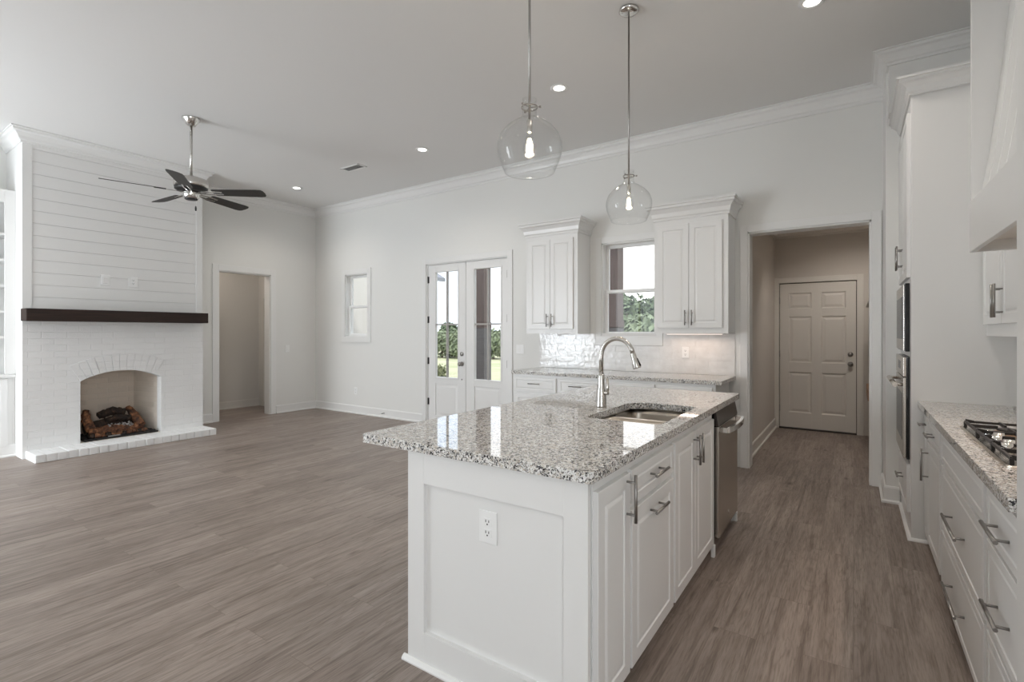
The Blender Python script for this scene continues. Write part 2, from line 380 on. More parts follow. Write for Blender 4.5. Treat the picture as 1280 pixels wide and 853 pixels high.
def wall_holes(axis, c0, c1, a0, a1, z0, z1, holes, name, mat, label):
    """wall slab between c0 and c1 on `axis`, spanning a0..a1 and z0..z1, with rectangular holes (a, b, zlo, zhi)"""
    mb = MB(); As = sorted({a0, a1, *[h[0] for h in holes], *[h[1] for h in holes]}); Zs = sorted({z0, z1, *[h[2] for h in holes], *[h[3] for h in holes]})
    inside = lambda a, z: any(h[0] < a < h[1] and h[2] < z < h[3] for h in holes)
    P = (lambda c, a, z: (c, a, z)) if axis == 'X' else (lambda c, a, z: (a, c, z))
    nA, nZ = len(As)-1, len(Zs)-1
    solid = [[not inside((As[i]+As[i+1])/2, (Zs[j]+Zs[j+1])/2) for j in range(nZ)] for i in range(nA)]
    for i in range(nA):
        for j in range(nZ):
            if not solid[i][j]: continue
            A, B, C, D = As[i], As[i+1], Zs[j], Zs[j+1]
            for c in (c0, c1): mb.quad([P(c, A, C), P(c, B, C), P(c, B, D), P(c, A, D)])
            if i == 0 or not solid[i-1][j]: mb.quad([P(c0, A, C), P(c1, A, C), P(c1, A, D), P(c0, A, D)])
            if i == nA-1 or not solid[i+1][j]: mb.quad([P(c0, B, C), P(c1, B, C), P(c1, B, D), P(c0, B, D)])
            if j == 0 or not solid[i][j-1]: mb.quad([P(c0, A, C), P(c1, A, C), P(c1, B, C), P(c0, B, C)])
            if j == nZ-1 or not solid[i][j+1]: mb.quad([P(c0, A, D), P(c1, A, D), P(c1, B, D), P(c0, B, D)])
    return struct(mb.build(name, mat), label)

# ------------------------------------------------------------------ dimensions
XL, XR, YB, YF, ZC = -7.96, .985, 5.46, -2.2, 3.53
YK, XW = 5.0, .213                                      # kitchen end wall and its left edge
XH = -9.12                                              # far wall of the side hall
YM, XM0, XM1 = 8.03, -.93, .19                          # small entry behind the kitchen
T = .15
# ------------------------------------------------------------------ shell
struct(MB().box(-9.4, 1.2, YF-.2, 8.3, -.12, 0).build('floor', 'plank_floor', loc=(0, 0, 0)), 'grey brown wood plank floor')
struct(MB().box(XL-.2, XR+.2, YF-.2, YB+.2, ZC, ZC+.12).build('ceiling', 'ceiling_paint'), 'flat white ceiling')
wall_holes('X', XL-T, XL, YF-.15, YB+.15, 0, ZC, [(3.79, 4.61, -1, 2.295)], 'wall_left', 'wall_paint', 'white left wall with cased opening to the side hall')
wall_holes('Y', YB, YB+T, XL-.15, XR+.15, 0, ZC, [(-7.13, -6.56, 1.28, 2.32), (-5.25, -3.78, -1, 2.36), (-2.44, -1.79, 1.31, 2.39), (-.87, .13, -1, 2.35)], 'wall_back', 'wall_paint', 'white back wall with windows, glazed doors and opening')
wall_holes('X', XR, XR+T, YF-.15, YB+.15, 0, ZC, [(-1.95, -.35, .3, 2.5)], 'wall_right', 'wall_paint', 'white right wall behind the cooktop counter')
wall_holes('Y', YF-T, YF, XL-.15, XR+.15, 0, ZC, [(a, b, .2, 2.5) for a, b in FRONT_WINDOWS], 'wall_front', 'wall_paint', 'white front wall behind the viewpoint')
struct(MB().box(XW, XR+.02, YK, YB+.02, 0, ZC).build('wall_kitchen', 'wall_paint'), 'white wall end beside the oven tower')
struct(MB().box(.228, XR, 4.875, YB, 3.06, ZC).build('wall_soffit', 'wall_paint'), 'white boxed soffit above the oven tower')
# side hall
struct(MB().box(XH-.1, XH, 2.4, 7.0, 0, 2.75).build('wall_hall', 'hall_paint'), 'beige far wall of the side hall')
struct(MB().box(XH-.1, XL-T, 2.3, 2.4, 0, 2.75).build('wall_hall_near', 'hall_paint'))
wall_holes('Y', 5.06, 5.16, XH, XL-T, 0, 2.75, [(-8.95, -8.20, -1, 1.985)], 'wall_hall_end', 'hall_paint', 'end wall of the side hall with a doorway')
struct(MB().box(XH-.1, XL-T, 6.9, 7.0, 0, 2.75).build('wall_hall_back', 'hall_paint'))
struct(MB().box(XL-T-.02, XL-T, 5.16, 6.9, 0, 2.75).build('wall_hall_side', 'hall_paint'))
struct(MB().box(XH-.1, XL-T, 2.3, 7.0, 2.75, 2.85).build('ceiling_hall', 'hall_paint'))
# rear entry
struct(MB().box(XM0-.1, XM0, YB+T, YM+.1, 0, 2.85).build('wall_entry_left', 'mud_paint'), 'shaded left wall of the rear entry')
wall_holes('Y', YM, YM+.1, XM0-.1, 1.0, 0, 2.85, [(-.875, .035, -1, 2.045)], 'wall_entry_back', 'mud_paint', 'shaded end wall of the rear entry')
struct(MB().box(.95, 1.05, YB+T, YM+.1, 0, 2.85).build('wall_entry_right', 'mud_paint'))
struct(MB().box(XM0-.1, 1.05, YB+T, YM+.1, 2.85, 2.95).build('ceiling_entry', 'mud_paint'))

# ------------------------------------------------------------------ trims
CROWN = [(0, -.145), (.014, -.145), (.016, -.122), (.03, -.112), (.04, -.085), (.062, -.05), (.085, -.038), (.088, -.014), (.105, -.012), (.105, 0), (0, 0)]
def crown(path, zt, k=1.): return MB().sweep(path, [(d*k, zt+z*k) for d, z in CROWN])
CHX, CY0, CY1 = -7.32, 1.49, 3.285                      # chimney breast
struct(MB().sweep([(.228, YB-.10), (.228, 4.875), (XR, 4.875), (XR, YF)], [(d, ZC-.001+z*.72) for d, z in CROWN]).build('trim_14', 'trim_white'), 'white crown moulding over the oven tower')
struct(crown([(XL, CY1+.0), (XL, YB), (.228, YB)], ZC-.001).build('trim_1', 'trim_white'), 'white crown moulding along the ceiling')
BASE = [(0, 0), (.03, 0), (.03, .016), (.02, .022), (.016, .026), (.016, .118), (.010, .132), (0, .132)]
def base(path, name, mat='trim_white'): return struct(MB().sweep(path, BASE).build(name, mat))
base([(XL, CY1), (XL, 3.70)], 'baseboard_left'); base([(XL, 4.705), (XL, YB), (-5.335, YB)], 'baseboard_back')
base([(-3.70, YB), (-3.25, YB)], 'baseboard_back_middle')
base([(XW, YB-.02), (XW, YK), (.30, YK)], 'baseboard_kitchen')
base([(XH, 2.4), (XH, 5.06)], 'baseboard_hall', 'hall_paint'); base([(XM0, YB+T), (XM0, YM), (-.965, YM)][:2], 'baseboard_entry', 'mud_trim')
def casing_Y(y, x0, x1, z1, w, name, mat='trim_white', zs=0, t=.018, n=-1, label=None, bottom=False, lap=0):
    """flat casing around an opening in a wall facing -Y"""
    mb = MB(); a, c = y+n*t, y
    mb.box(x0-w, x0, a, c, zs, z1+w, .003); mb.box(x1, x1+w, a, c, zs, z1+w, .003); mb.box(x0, x1, a, c, z1, z1+w, .003)
    if bottom: mb.box(x0-w, x1+w, a, c, zs-bottom, zs, .003)
    return struct(mb.build(name, mat), label)
casing_Y(YB, -5.25, -3.78, 2.36, .08, 'trim_2', label='white casing of the glazed double doors')
casing_Y(YB, -.87, .13, 2.35, .072, 'trim_3', label='white casing of the opening to the rear entry')
casing_Y(YB, -7.13, -6.56, 2.32, .085, 'trim_4', zs=1.28, bottom=.095, label='white casing of the small left window')
casing_Y(YB, -2.44, -1.79, 2.39, .07, 'trim_5', zs=1.31, bottom=.105, label='white casing of the window over the back counter')
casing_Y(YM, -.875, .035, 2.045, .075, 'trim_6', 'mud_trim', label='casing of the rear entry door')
mb = MB()
for y0, y1, z0, z1 in ((3.70, 3.79, 0, 2.385), (4.61, 4.70, 0, 2.385), (3.79, 4.61, 2.295, 2.385)): mb.box(XL, XL+.018, y0, y1, z0, z1, .003)
mb.box(XL-T, XL, 3.79, 3.805, 0, 2.295); mb.box(XL-T, XL, 4.595, 4.61, 0, 2.295); mb.box(XL-T, XL, 3.79, 4.61, 2.28, 2.295)
struct(mb.build('trim_7', 'trim_white'), 'white casing of the opening to the side hall')
mb = MB(); mb.box(-.87, -.855, YB, YB+T+.02, 0, 2.35); mb.box(.115, .13, YB, YB+T+.02, 0, 2.35); mb.box(-.87, .13, YB, YB+T+.02, 2.335, 2.35)
struct(mb.build('trim_8', 'trim_white'), 'white jamb lining of the opening to the rear entry')
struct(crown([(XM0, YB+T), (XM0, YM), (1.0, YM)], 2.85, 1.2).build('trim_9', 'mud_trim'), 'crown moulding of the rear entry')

# ------------------------------------------------------------------ windows
def window(n, x0, x1, z0, z1, label, set_=.075):
    r = sroot('window_%d' % n, ((x0+x1)/2, YB+set_, z0), label)
    y0, y1 = YB+.002, YB+T
    j = MB(); j.box(x0, x0+.014, y0, y1, z0, z1); j.box(x1-.014, x1, y0, y1, z0, z1); j.box(x0, x1, y0, y1, z1-.014, z1); j.box(x0, x1, y0, y1, z0, z0+.014)
    j.build('jamb_lining', 'trim_white', r)
    zm = (z0+z1)/2-.02
    for nm, ya, za, zb in (('lower_sash', YB+set_-.012, z0+.014, zm+.02), ('upper_sash', YB+set_+.022, zm-.02, z1-.014)):
        s = MB(); w = .036; a, c = x0+.014, x1-.014
        s.box(a, a+w, ya, ya+.03, za, zb, .003); s.box(c-w, c, ya, ya+.03, za, zb, .003); s.box(a+w, c-w, ya, ya+.03, za, za+w, .003); s.box(a+w, c-w, ya, ya+.03, zb-w, zb, .003)
        so = s.build(nm, 'vinyl_white', r)
        MB().box(a+w-.004, c-w+.004, ya+.012, ya+.016, za+w-.004, zb-w+.004).build('pane', 'window_glass', so)
    return r
window(1, -7.13, -6.56, 1.28, 2.32, 'small double hung window at the left of the back wall')
window(2, -2.44, -1.79, 1.31, 2.39, 'double hung window over the back counter between the wall cabinets')
for i, (a, c) in enumerate(FRONT_WINDOWS):
    r = sroot('window_%d' % (i+3), ((a+c)/2, YF-.08, .2), 'tall window in the front wall')
    s = MB()
    for x in (a, (a+c)/2-.03, c-.06): s.box(x, x+.06, YF-.1, YF-.06, .2, 2.5)
    for z in (.2, 2.44): s.box(a, c, YF-.1, YF-.06, z, z+.06)
    s.build('window_frame', 'vinyl_white', r)
    MB().box(a, c, YF-.085, YF-.081, .2, 2.5).build('pane', 'window_glass', r)
r = sroot('window_5', (XR+.08, -1.15, .3), 'tall window in the right wall near the front')  # unseen window, added to carry the fill lamp on the right
s = MB()
for y in (-1.95, -1.18, -.41): s.box(XR+.06, XR+.1, y, y+.06, .3, 2.5)
for z in (.3, 2.44): s.box(XR+.06, XR+.1, -1.95, -.35, z, z+.06)
s.build('window_frame', 'vinyl_white', r); MB().box(XR+.081, XR+.085, -1.95, -.35, .3, 2.5).build('pane', 'window_glass', r)

# ------------------------------------------------------------------ glazed double doors
GX = {1: (-5.09, -4.66), 2: (-4.36, -3.91)}
for n, (x0, x1) in enumerate(((-5.235, -4.519), (-4.511, -3.795)), 1):
    r = sroot('door_%d' % n, ((x0+x1)/2, YB+.045, 0), 'white glazed door leaf with %s' % ('nickel knob and black hinges' if n == 1 else 'grey hinges on its right edge'))
    ya, yc = YB+.02, YB+.065; g0, g1 = GX[n]; Z0, ZT, GZ0, GZ1 = .012, 2.345, .70, 2.232
    s = MB()
    s.box(x0, g0, ya, yc, Z0, ZT, .002); s.box(g1, x1, ya, yc, Z0, ZT, .002); s.box(g0, g1, ya, yc, GZ1, ZT, .002)
    s.box(g0, g1, ya, yc, .60, GZ0, .002); s.box(g0, g1, ya, yc, Z0, .13, .002)
    s.panel((g0, ya+.010, .13), (1, 0, 0), (0, -1, 0), g1-g0, .47, [(.004, .004), (.03, -.001), (.045, -.006)], .02)
    for (a, c, e, f) in ((g0-.02, g0, GZ0-.02, GZ1+.02), (g1, g1+.02, GZ0-.02, GZ1+.02), (g0, g1, GZ1, GZ1+.02), (g0, g1, GZ0-.02, GZ0)): s.box(a, c, ya-.007, ya, e, f, .003)
    s.build('leaf', 'trim_white', r)
    MB().box(g0-.002, g1+.002, YB+.04, YB+.046, GZ0-.002, GZ1+.002).build('pane', 'window_glass', r)
    mu = MB(); xm = (g0+g1)/2
    mu.box(xm-.011, xm+.011, ya+.006, yc-.006, GZ0, GZ1); mu.box(g0, g1, ya+.007, yc-.007, 1.455, 1.477); mu.build('muntin', 'muntin_grey', r)
    for z in (2.13, 1.54, .93, .33):
        h = MB(); hx = x0+.002 if n == 1 else x1-.002
        h.tube([(hx, ya-.006, z-.05), (hx, ya-.006, z+.05)], .0085, 8); h.box(hx-.006, hx+.02 if n == 1 else hx+.006, ya-.003, ya+.002, z-.048, z+.048)
        h.build('hinge', 'hinge_black' if n == 1 else 'handle_metal', r)
    if n == 1:
        kx = -4.585
        k = MB(); 
        def lathe_y(mb, prof, x, z, y):                 # lathe about -Y
            rings = [[(x+rr*math.cos(2*math.pi*q/20), y-d, z+rr*math.sin(2*math.pi*q/20)) for q in range(20)] for rr, d in prof]
            mb.rings(rings, smooth=True)
        lathe_y(k, [(.032, 0), (.032, .006), (.014, .012), (.012, .03), (.026, .042), (.03, .055), (.024, .066), (.006, .07)], kx, .905, ya); k.build('knob', 'handle_metal', r)
        k = MB(); lathe_y(k, [(.03, 0), (.03, .01), (.024, .016), (.006, .017)], kx, 1.045, ya); k.build('deadbolt', 'handle_metal', r)
        k = MB(); lathe_y(k, [(.01, 0), (.01, .006), (.004, .008)], kx, .685, ya); k.build('lock_pin', 'handle_metal', r)
mb = MB(); mb.box(-5.25, -5.237, YB, YB+T, 0, 2.36); mb.box(-3.793, -3.78, YB, YB+T, 0, 2.36); mb.box(-5.25, -3.78, YB, YB+T, 2.347, 2.36); mb.box(-5.25, -3.78, YB-.01, YB+T, 0, .012)
struct(mb.build('trim_10', 'trim_white'), 'white frame of the glazed double doors')

# ------------------------------------------------------------------ rear entry door (six panels)
r = sroot('door_3', (-.42, YM, 0), 'white six panel door at the end of the rear entry')
x0, x1, ya = -.868, .028, YM+.012
s = MB(); ST = .11; xm = (x0+x1)/2
zs = [(.23, .80), (.93, 1.575), (1.68, 1.905)]
s.box(x0, x0+ST, ya, ya+.04, .02, 2.035, .001); s.box(x1-ST, x1, ya, ya+.04, .02, 2.035, .001); s.box(xm-.055, xm+.055, ya, ya+.04, .02, 2.035, .001)
for a, c in ((x0+ST, xm-.055), (xm+.055, x1-ST)):
    for z0, z1 in ((.02, .23), (.80, .93), (1.575, 1.68), (1.905, 2.035)): s.box(a, c, ya, ya+.04, z0, z1, .001)
    for z0, z1 in zs: s.panel((a, ya, z0), (1, 0, 0), (0, -1, 0), c-a, z1-z0, [(.004, .002), (.016, .012), (.024, .012), (.05, .004)], .03)
s.build('leaf', 'mud_trim', r)
for z, nm in ((.93, 'knob'), (1.06, 'deadbolt')):
    k = MB(); lathe_y(k, [(.032, 0), (.032, .008), (.014, .014), (.013, .03), (.026, .04), (.029, .052), (.02, .064), (.004, .066)] if nm == 'knob' else [(.031, 0), (.031, .012), (.02, .018), (.004, .02)], -.035, z, ya); k.build(nm, 'handle_metal', r)
for z in (1.80, 1.05, .28):
    MB().tube([(x0-.003, ya-.004, z-.045), (x0-.003, ya-.004, z+.045)], .007, 8).build('hinge', 'handle_metal', r)
mb = MB(); mb.box(-.90, -.845, YM+.054, YM+.11, 0, 2.08); mb.box(.005, .06, YM+.054, YM+.11, 0, 2.08); mb.box(-.845, .005, YM+.054, YM+.11, 2.01, 2.08)  # dark frame added behind the leaf to stop light leaking in
struct(mb.build('trim_13', 'gap_dark'), 'dark weather strip behind the rear entry door')
struct(MB().box(-.875, .035, YM-.02, YM+.06, 0, .018).build('trim_11', 'threshold'), 'dark threshold of the rear entry door')
# ------------------------------------------------------------------ hall doorway with white door leaf
mb = MB(); mb.box(-9.03, -8.935, 5.045, 5.17, 0, 2.05); mb.box(-8.215, -8.13, 5.045, 5.17, 0, 2.05); mb.box(-8.935, -8.215, 5.045, 5.17, 1.97, 2.05)
struct(mb.build('trim_12', 'hall_paint'), 'door frame at the end of the side hall')
r = sroot('door_4', (-8.58, 5.1, 0), 'white door at the end of the side hall')
s = MB(); s.box(-8.932, -8.218, 5.10, 5.138, .01, 1.967, .002); s.build('leaf', 'trim_white', r)
k = MB(); lathe_y(k, [(.02, 0), (.012, .02), (.025, .03), (.02, .05)], -8.885, .93, 5.10); k.build('knob', 'hinge_black', r)

# ------------------------------------------------------------------ cabinet builders
def V3(*a): return Vector(a)
class Fr:
    """local frame of a cabinet front: a runs to the right seen from the front, d goes outward, z up"""
    def __init__(self, o, n):
        self.o = Vector((o[0], o[1], 0)); self.n = Vector((n[0], n[1], 0)); self.u = Vector((-n[1], n[0], 0))
    def p(self, a, d, z): return self.o+self.u*a+self.n*d+Vector((0, 0, z))
    def box(self, mb, a0, a1, d0, d1, z0, z1, bev=0., mi=0):
        p, q = self.p(a0, d0, z0), self.p(a1, d1, z1); mb.box(p.x, q.x, p.y, q.y, z0, z1, bev, mi)
DOOR = [(.052, 0), (.056, .005), (.064, .005), (.072, .0015), (.078, .0)]      # routed groove around a flat field
DRAW = [(.028, 0), (.031, .004), (.038, .004), (.044, .001)]
def pull(fr, a, d, z, ln, vert, parent, stand=.034, r=.0062, label=None):
    mb = MB(); e = ln/2; q = e-.028
    P = (lambda t, s: fr.p(a, d+s, z+t)) if vert else (lambda t, s: fr.p(a+t, d+s, z))
    mb.tube([P(-e, stand), P(e, stand)], r, 12)
    for s in (-q, q): mb.tube([P(s, -.001), P(s, stand)], r*.75, 10)
    return mb.build('bar_handle', 'handle_metal', parent)
def front(fr, kind, a0, a1, z0, z1, parent, handle=None, th=.02, mat='cabinet_white', prof=None):
    mb = MB(); mb.panel(fr.p(a0, th, z0), fr.u, fr.n, a1-a0, z1-z0, prof or (DOOR if kind == 'door' else DRAW), th)
    o = mb.build(kind, mat, parent)
    if handle: pull(fr, handle[1], th, handle[2], handle[3], handle[0] == 'v', o)
    return o
def carcass(fr, w, depth, z0, z1, parent, opens, toe=.06, mat='cabinet_white', base=True):
    """open-topped box with a face frame around the openings (a0, a1, z0, z1)"""
    mb = MB(); t = .016
    fr.box(mb, 0, t, -depth, -.018, z0, z1); fr.box(mb, w-t, w, -depth, -.018, z0, z1); fr.box(mb, t, w-t, -depth, -depth+t, z0, z1)
    fr.box(mb, t, w-t, -depth+t, -.018, z0, z0+t)
    As = sorted({0, w, *[o[0] for o in opens], *[o[1] for o in opens]}); Zs = sorted({z0, z1, *[o[2] for o in opens], *[o[3] for o in opens]})
    for i in range(len(As)-1):
        for j in range(len(Zs)-1):
            a, z = (As[i]+As[i+1])/2, (Zs[j]+Zs[j+1])/2
            if not any(o[0] < a < o[1] and o[2] < z < o[3] for o in opens): fr.box(mb, As[i], As[i+1], -.018, 0, Zs[j], Zs[j+1])
    mb.build('carcass', mat, parent)
    if base and z0 > .02:
        mb = MB(); fr.box(mb, 0, w, -toe-.015, -toe, 0, z0); mb.build('toe_kick', 'cabinet_white', parent)
def cabinet(name, label, o, n, w, depth, z0, z1, fronts, cat='cabinet', group=None, toe=.06, base=True):
    fr = Fr(o, n); c = fr.p(w/2, -depth/2, 0); t = thing(name, (c.x, c.y, 0 if base else z0), label, cat, group)
    carcass(fr, w, depth, z0, z1, t, [(f[1]+.012, f[2]-.012, f[3]+.012, f[4]-.012) for f in fronts], toe, base=base)
    for f in fronts: front(fr, f[0], f[1], f[2], f[3], f[4], t, f[5] if len(f) > 5 else None)
    return t, fr
def outlet(name, label, fr, a, z, w=.075, h=.118, kind='outlet', d=0.):
    p = fr.p(a, d, z-h/2); t = thing(name, p, label, 'outlet' if kind == 'outlet' else ('switch' if kind == 'switch' else 'wall plate'))
    mb = MB(); fr.box(mb, a-w/2, a+w/2, d, d+.006, z-h/2, z+h/2, .003); mb.build('cover_plate', 'plate_white', t)
    if kind == 'outlet':
        for s in (-.0205, .0205):
            mb = MB(); fr.box(mb, a-.017, a+.017, d+.006, d+.0085, z+s-.0145, z+s+.0145, .002); rc = mb.build('receptacle', 'plate_white', t)
            mb = MB()
            fr.box(mb, a-.0085, a-.0055, d+.0084, d+.0092, z+s-.001, z+s+.009); fr.box(mb, a+.0055, a+.0085, d+.0084, d+.0092, z+s-.001, z+s+.008)
            mb.tube([fr.p(a, d+.0084, z+s-.008), fr.p(a, d+.0092, z+s-.008)], .0032, 8); mb.build('slot', 'slot_dark', rc)
    elif kind == 'switch':
        k = max(1, round(w/.06)-0) if w > .1 else 1
        for i in range(k):
            c = a+(i-(k-1)/2)*.046; mb = MB(); fr.box(mb, c-.016, c+.016, d+.006, d+.0095, z-.033, z+.033, .002); mb.build('rocker', 'plate_white', t)
    else:
        mb = MB(); fr.box(mb, a-.028, a+.028, d+.006, d+.010, z-.04, z+.04, .004); mb.build('insert', 'plate_white', t)
        mb = MB(); fr.box(mb, a-.018, a+.018, d+.0099, d+.0105, z-.028, z+.028); mb.build('opening', 'grout', t)
    return t

# ------------------------------------------------------------------ kitchen island
IX, IY0 = -.712, 1.485                                  # face of the cabinet fronts' frame, plane of the end panel
t = thing('island_end_panel', (-1.12, IY0, 0), 'white recessed end panel of the island facing the living area', 'panel')
mb = MB(); mb.panel((-1.534, IY0, 0), (1, 0, 0), (0, -1, 0), .822, .875, [], .018)
p0 = MB(); X0, X1, A, B_, C, D = -1.534, IX, -1.444, -.803, .137, .742
p0.box(X0, A, IY0, IY0+.02, 0, .875, .001); p0.box(B_, X1, IY0, IY0+.02, 0, .875, .001); p0.box(A, B_, IY0, IY0+.02, D, .875, .001); p0.box(A, B_, IY0, IY0+.02, 0, C, .001)
p0.build('frame', 'cabinet_white', t); mb.b.free()
MB().box(A, B_, IY0+.018, IY0+.03, C, D).build('field', 'cabinet_white', t)
SH = [(0, 0), (.019, 0), (.019, .006), (.013, .014), (.005, .019), (0, .019)]
MB().sweep([(X0-.019, IY0), (X1, IY0)], SH).build('shoe_moulding', 'trim_white', t)
t2 = thing('island_back_panel', (-1.52, 2.7, 0), 'white back of the island under the counter overhang', 'panel')
mb = MB(); mb.box(-1.534, -1.514, IY0+.02, 3.90, 0, .875); mb.build('back_board', 'cabinet_white', t2)
for y in (1.53, 2.30, 3.07, 3.80): MB().box(-1.546, -1.534, y, y+.08, .02, .875).build('batten', 'cabinet_white', t2)
MB().sweep([(-1.534, 3.90), (-1.534, IY0+.02)], SH).build('shoe_moulding', 'trim_white', t2)
t3 = thing('island_far_panel', (-1.1, 3.89, 0), 'white far end panel of the island beside the dishwasher', 'panel')
MB().box(-1.514, IX, 3.875, 3.90, 0, .875).build('board', 'cabinet_white', t3)
MB().box(IX, -.69, 3.872, 3.902, 0, .07, .004).build('foot_block', 'trim_white', t3)
FX = (1, 0)
def ia(y): return y
# narrow door cabinet
y0 = IY0+.032
cabinet('island_cabinet', 'narrow white one-door cabinet at the near end of the island', (IX, y0), FX, 1.815-y0, .58, .09, .87,
        [('door', 1.521-y0, 1.805-y0, .085, .832, ('v', 1.772-y0, .747, .175))])
y0 = 1.815
cabinet('island_cabinet', 'white island cabinet with one drawer over one door', (IX, y0), FX, 2.366-y0, .58, .09, .87,
        [('drawer', 1.826-y0, 2.352-y0, .708, .837, ('h', 2.09-y0, .775, .165)), ('door', 1.826-y0, 2.352-y0, .085, .682, ('h', 2.09-y0, .625, .165))])
y0 = 2.366
cabinet('island_sink_cabinet', 'white two-door sink cabinet of the island next to the dishwasher', (IX, y0), FX, 3.20-y0, .58, .09, .875,
        [('door', 2.381-y0, 2.737-y0, .085, .837, ('v', 2.708-y0, .745, .155)), ('door', 2.743-y0, 3.172-y0, .085, .837, ('v', 2.772-y0, .745, .155))])
MB_ = MB().box(IX, -.69, 3.175, 3.205, 0, .075, .004)
fb = MB_.build('foot_block', 'trim_white', [o for o in COL.objects if o.name.startswith('island_sink_cabinet')][0])
# dishwasher
t = thing('dishwasher', (-1.0, 3.54, 0), 'stainless steel dishwasher in the far end of the island', 'dishwasher')
D0, D1 = 3.262, 3.862
MB().box(-1.28, IX, D0+.01, D1-.01, .1, .862).build('tub', 'black_enamel', t)
MB().box(IX+.001, -.684, D0, D1, .085, .775, .006).build('door_panel', 'stainless', t)
mb = MB(); mb.rings([[(IX+.001, D0, .778), (-.684, D0, .778), (-.700, D0, .862), (IX+.001, D0, .862)], [(IX+.001, D1, .778), (-.684, D1, .778), (-.700, D1, .862), (IX+.001, D1, .862)]])
mb.build('control_strip', 'dark_steel', t)
mb = MB(); mb.box(-.79, -.76, D0, D1, 0, .085); mb.build('toe_kick', 'gap_dark', t)
mb = MB(); pth = [(-.684, D0+.045, .752), (-.640, D0+.06, .752)]; n_ = 12
for i in range(n_+1):
    s = i/n_; y = D0+.06+(D1-D0-.12)*s; pth.append((-.640+.018*math.sin(math.pi*s), y, .752))
pth.append((-.684, D1-.045, .752))
loops = []
for i, p in enumerate(pth): 
    dx = .009
    if i in (0, len(pth)-1): loops.append([(p[0], p[1]-.014, p[2]-.017), (p[0], p[1]+.014, p[2]-.017), (p[0], p[1]+.014, p[2]+.017), (p[0], p[1]-.014, p[2]+.017)])
    else: loops.append([(p[0]+dx, p[1], p[2]-.017), (p[0]-dx, p[1], p[2]-.017), (p[0]-dx, p[1], p[2]+.017), (p[0]+dx, p[1], p[2]+.017)])
for a_, c_ in ((D0+.035, D0+.065), (D1-.065, D1-.035)): mb.box(-.684, -.640, a_, c_, .735, .769, .003)
mb.rings(loops[1:-1]); mb.build('handle', 'polished_nickel', t)
mb = MB(); mb.tube([(-.6845, 3.56, .17), (-.682, 3.56, .17)], .013, 16); mb.build('round_badge', 'polished_nickel', t)

# countertop with a rounded sink cut-out
def rrect(x0, x1, y0, y1, r, seg=6):
    rs = r if isinstance(r, (list, tuple)) else [r]*4; pts = []
    for (cx, cy, a0, q) in ((x1-rs[0], y0+rs[0], -90, rs[0]), (x1-rs[1], y1-rs[1], 0, rs[1]), (x0+rs[2], y1-rs[2], 90, rs[2]), (x0+rs[3], y0+rs[3], 180, rs[3])):
        for k in range(seg+1):
            a = math.radians(a0+90*k/seg); pts.append((cx+q*math.cos(a), cy+q*math.sin(a)))
    return pts
def slab(outer, hole, z0, z1, name, mat, label, cat, bev=.004):
    mb = MB(); b = mb.b
    def cap(z, inset):
        eds = []
        for lp in [outer]+([hole] if hole else []):
            vs = [b.verts.new((x, y, z)) for x, y in lp]
            eds += [b.edges.new((vs[i], vs[(i+1) % len(vs)])) for i in range(len(vs))]
        bmesh.ops.triangle_fill(b, edges=eds, use_beauty=True)
    cap(z0, 0); cap(z1, 0)
    for lp in [outer]+([hole] if hole else []):
        n = len(lp)
        for i in range(n):
            a, c = lp[i], lp[(i+1) % n]; mb.quad([(a[0], a[1], z0), (c[0], c[1], z0), (c[0], c[1], z1), (a[0], a[1], z1)])
    o = mb.build(name, mat); 
    if bev:
        m = o.modifiers.new('edge', 'BEVEL'); m.width = bev; m.segments = 2; m.limit_method = 'ANGLE'; m.angle_limit = math.radians(60)
    return tag(o, label, cat)
SKX0, SKX1, SKY0, SKY1 = -1.165, -.768, 2.385, 3.09
slab(rrect(-1.785, -.684, 1.452, 3.935, .012, 3), rrect(SKX0, SKX1, SKY0, SKY1, [.05, .05, .13, .05], 7), .8755, .914, 'island_countertop', 'granite', 'speckled grey granite countertop of the island with sink cut-out', 'countertop')
# sink
t = thing('kitchen_sink', (-.966, 2.737, .66), 'stainless steel double bowl sink set under the island granite', 'sink')
def bowl(x0, x1, y0, y1, zt, zb, name):
    mb = MB(); L = []
    for ins, z, r in ((0, zt, .06), (.006, zt-.03, .06), (.014, zb+.05, .06), (.03, zb+.012, .055), (.06, zb, .04)):
        L.append([(x, y, z) for x, y in rrect(x0+ins, x1-ins, y0+ins, y1-ins, r, 6)])
    mb.rings(L, cap0=False, cap1=True, smooth=True); o = mb.build(name, 'sink_steel', t, recalc=False)
    m = o.modifiers.new('sheet', 'SOLIDIFY'); m.thickness = .0015; m.offset = 1
    MB().lathe([(0, zb+.001), (.03, zb+.001), (.042, zb+.003), (.045, zb+.001)], (x0+x1)/2, (y0+y1)/2, 24).build('drain', 'polished_nickel', o)
ZT = .8725
bowl(SKX0-.004, SKX1+.004, SKY0-.004, 2.725, ZT-.004, .66, 'bowl'); bowl(SKX0-.004, SKX1+.004, 2.755, SKY1+.004, ZT-.004, .66, 'bowl')
mb = MB(); mb.box(SKX0-.004, SKX1+.004, 2.726, 2.754, ZT-.022, ZT-.004, .004); mb.build('divider', 'sink_steel', t)
mb = MB()
for q in ((SKX0-.03, SKX0-.005, SKY0-.017, SKY1+.03), (SKX1+.005, SKX1+.018, SKY0-.017, SKY1+.03), (SKX0-.005, SKX1+.005, SKY0-.017, SKY0-.005), (SKX0-.005, SKX1+.005, SKY1+.005, SKY1+.03)): mb.box(*q, ZT-.0035, ZT+.001)
mb.build('rim', 'sink_steel', t)
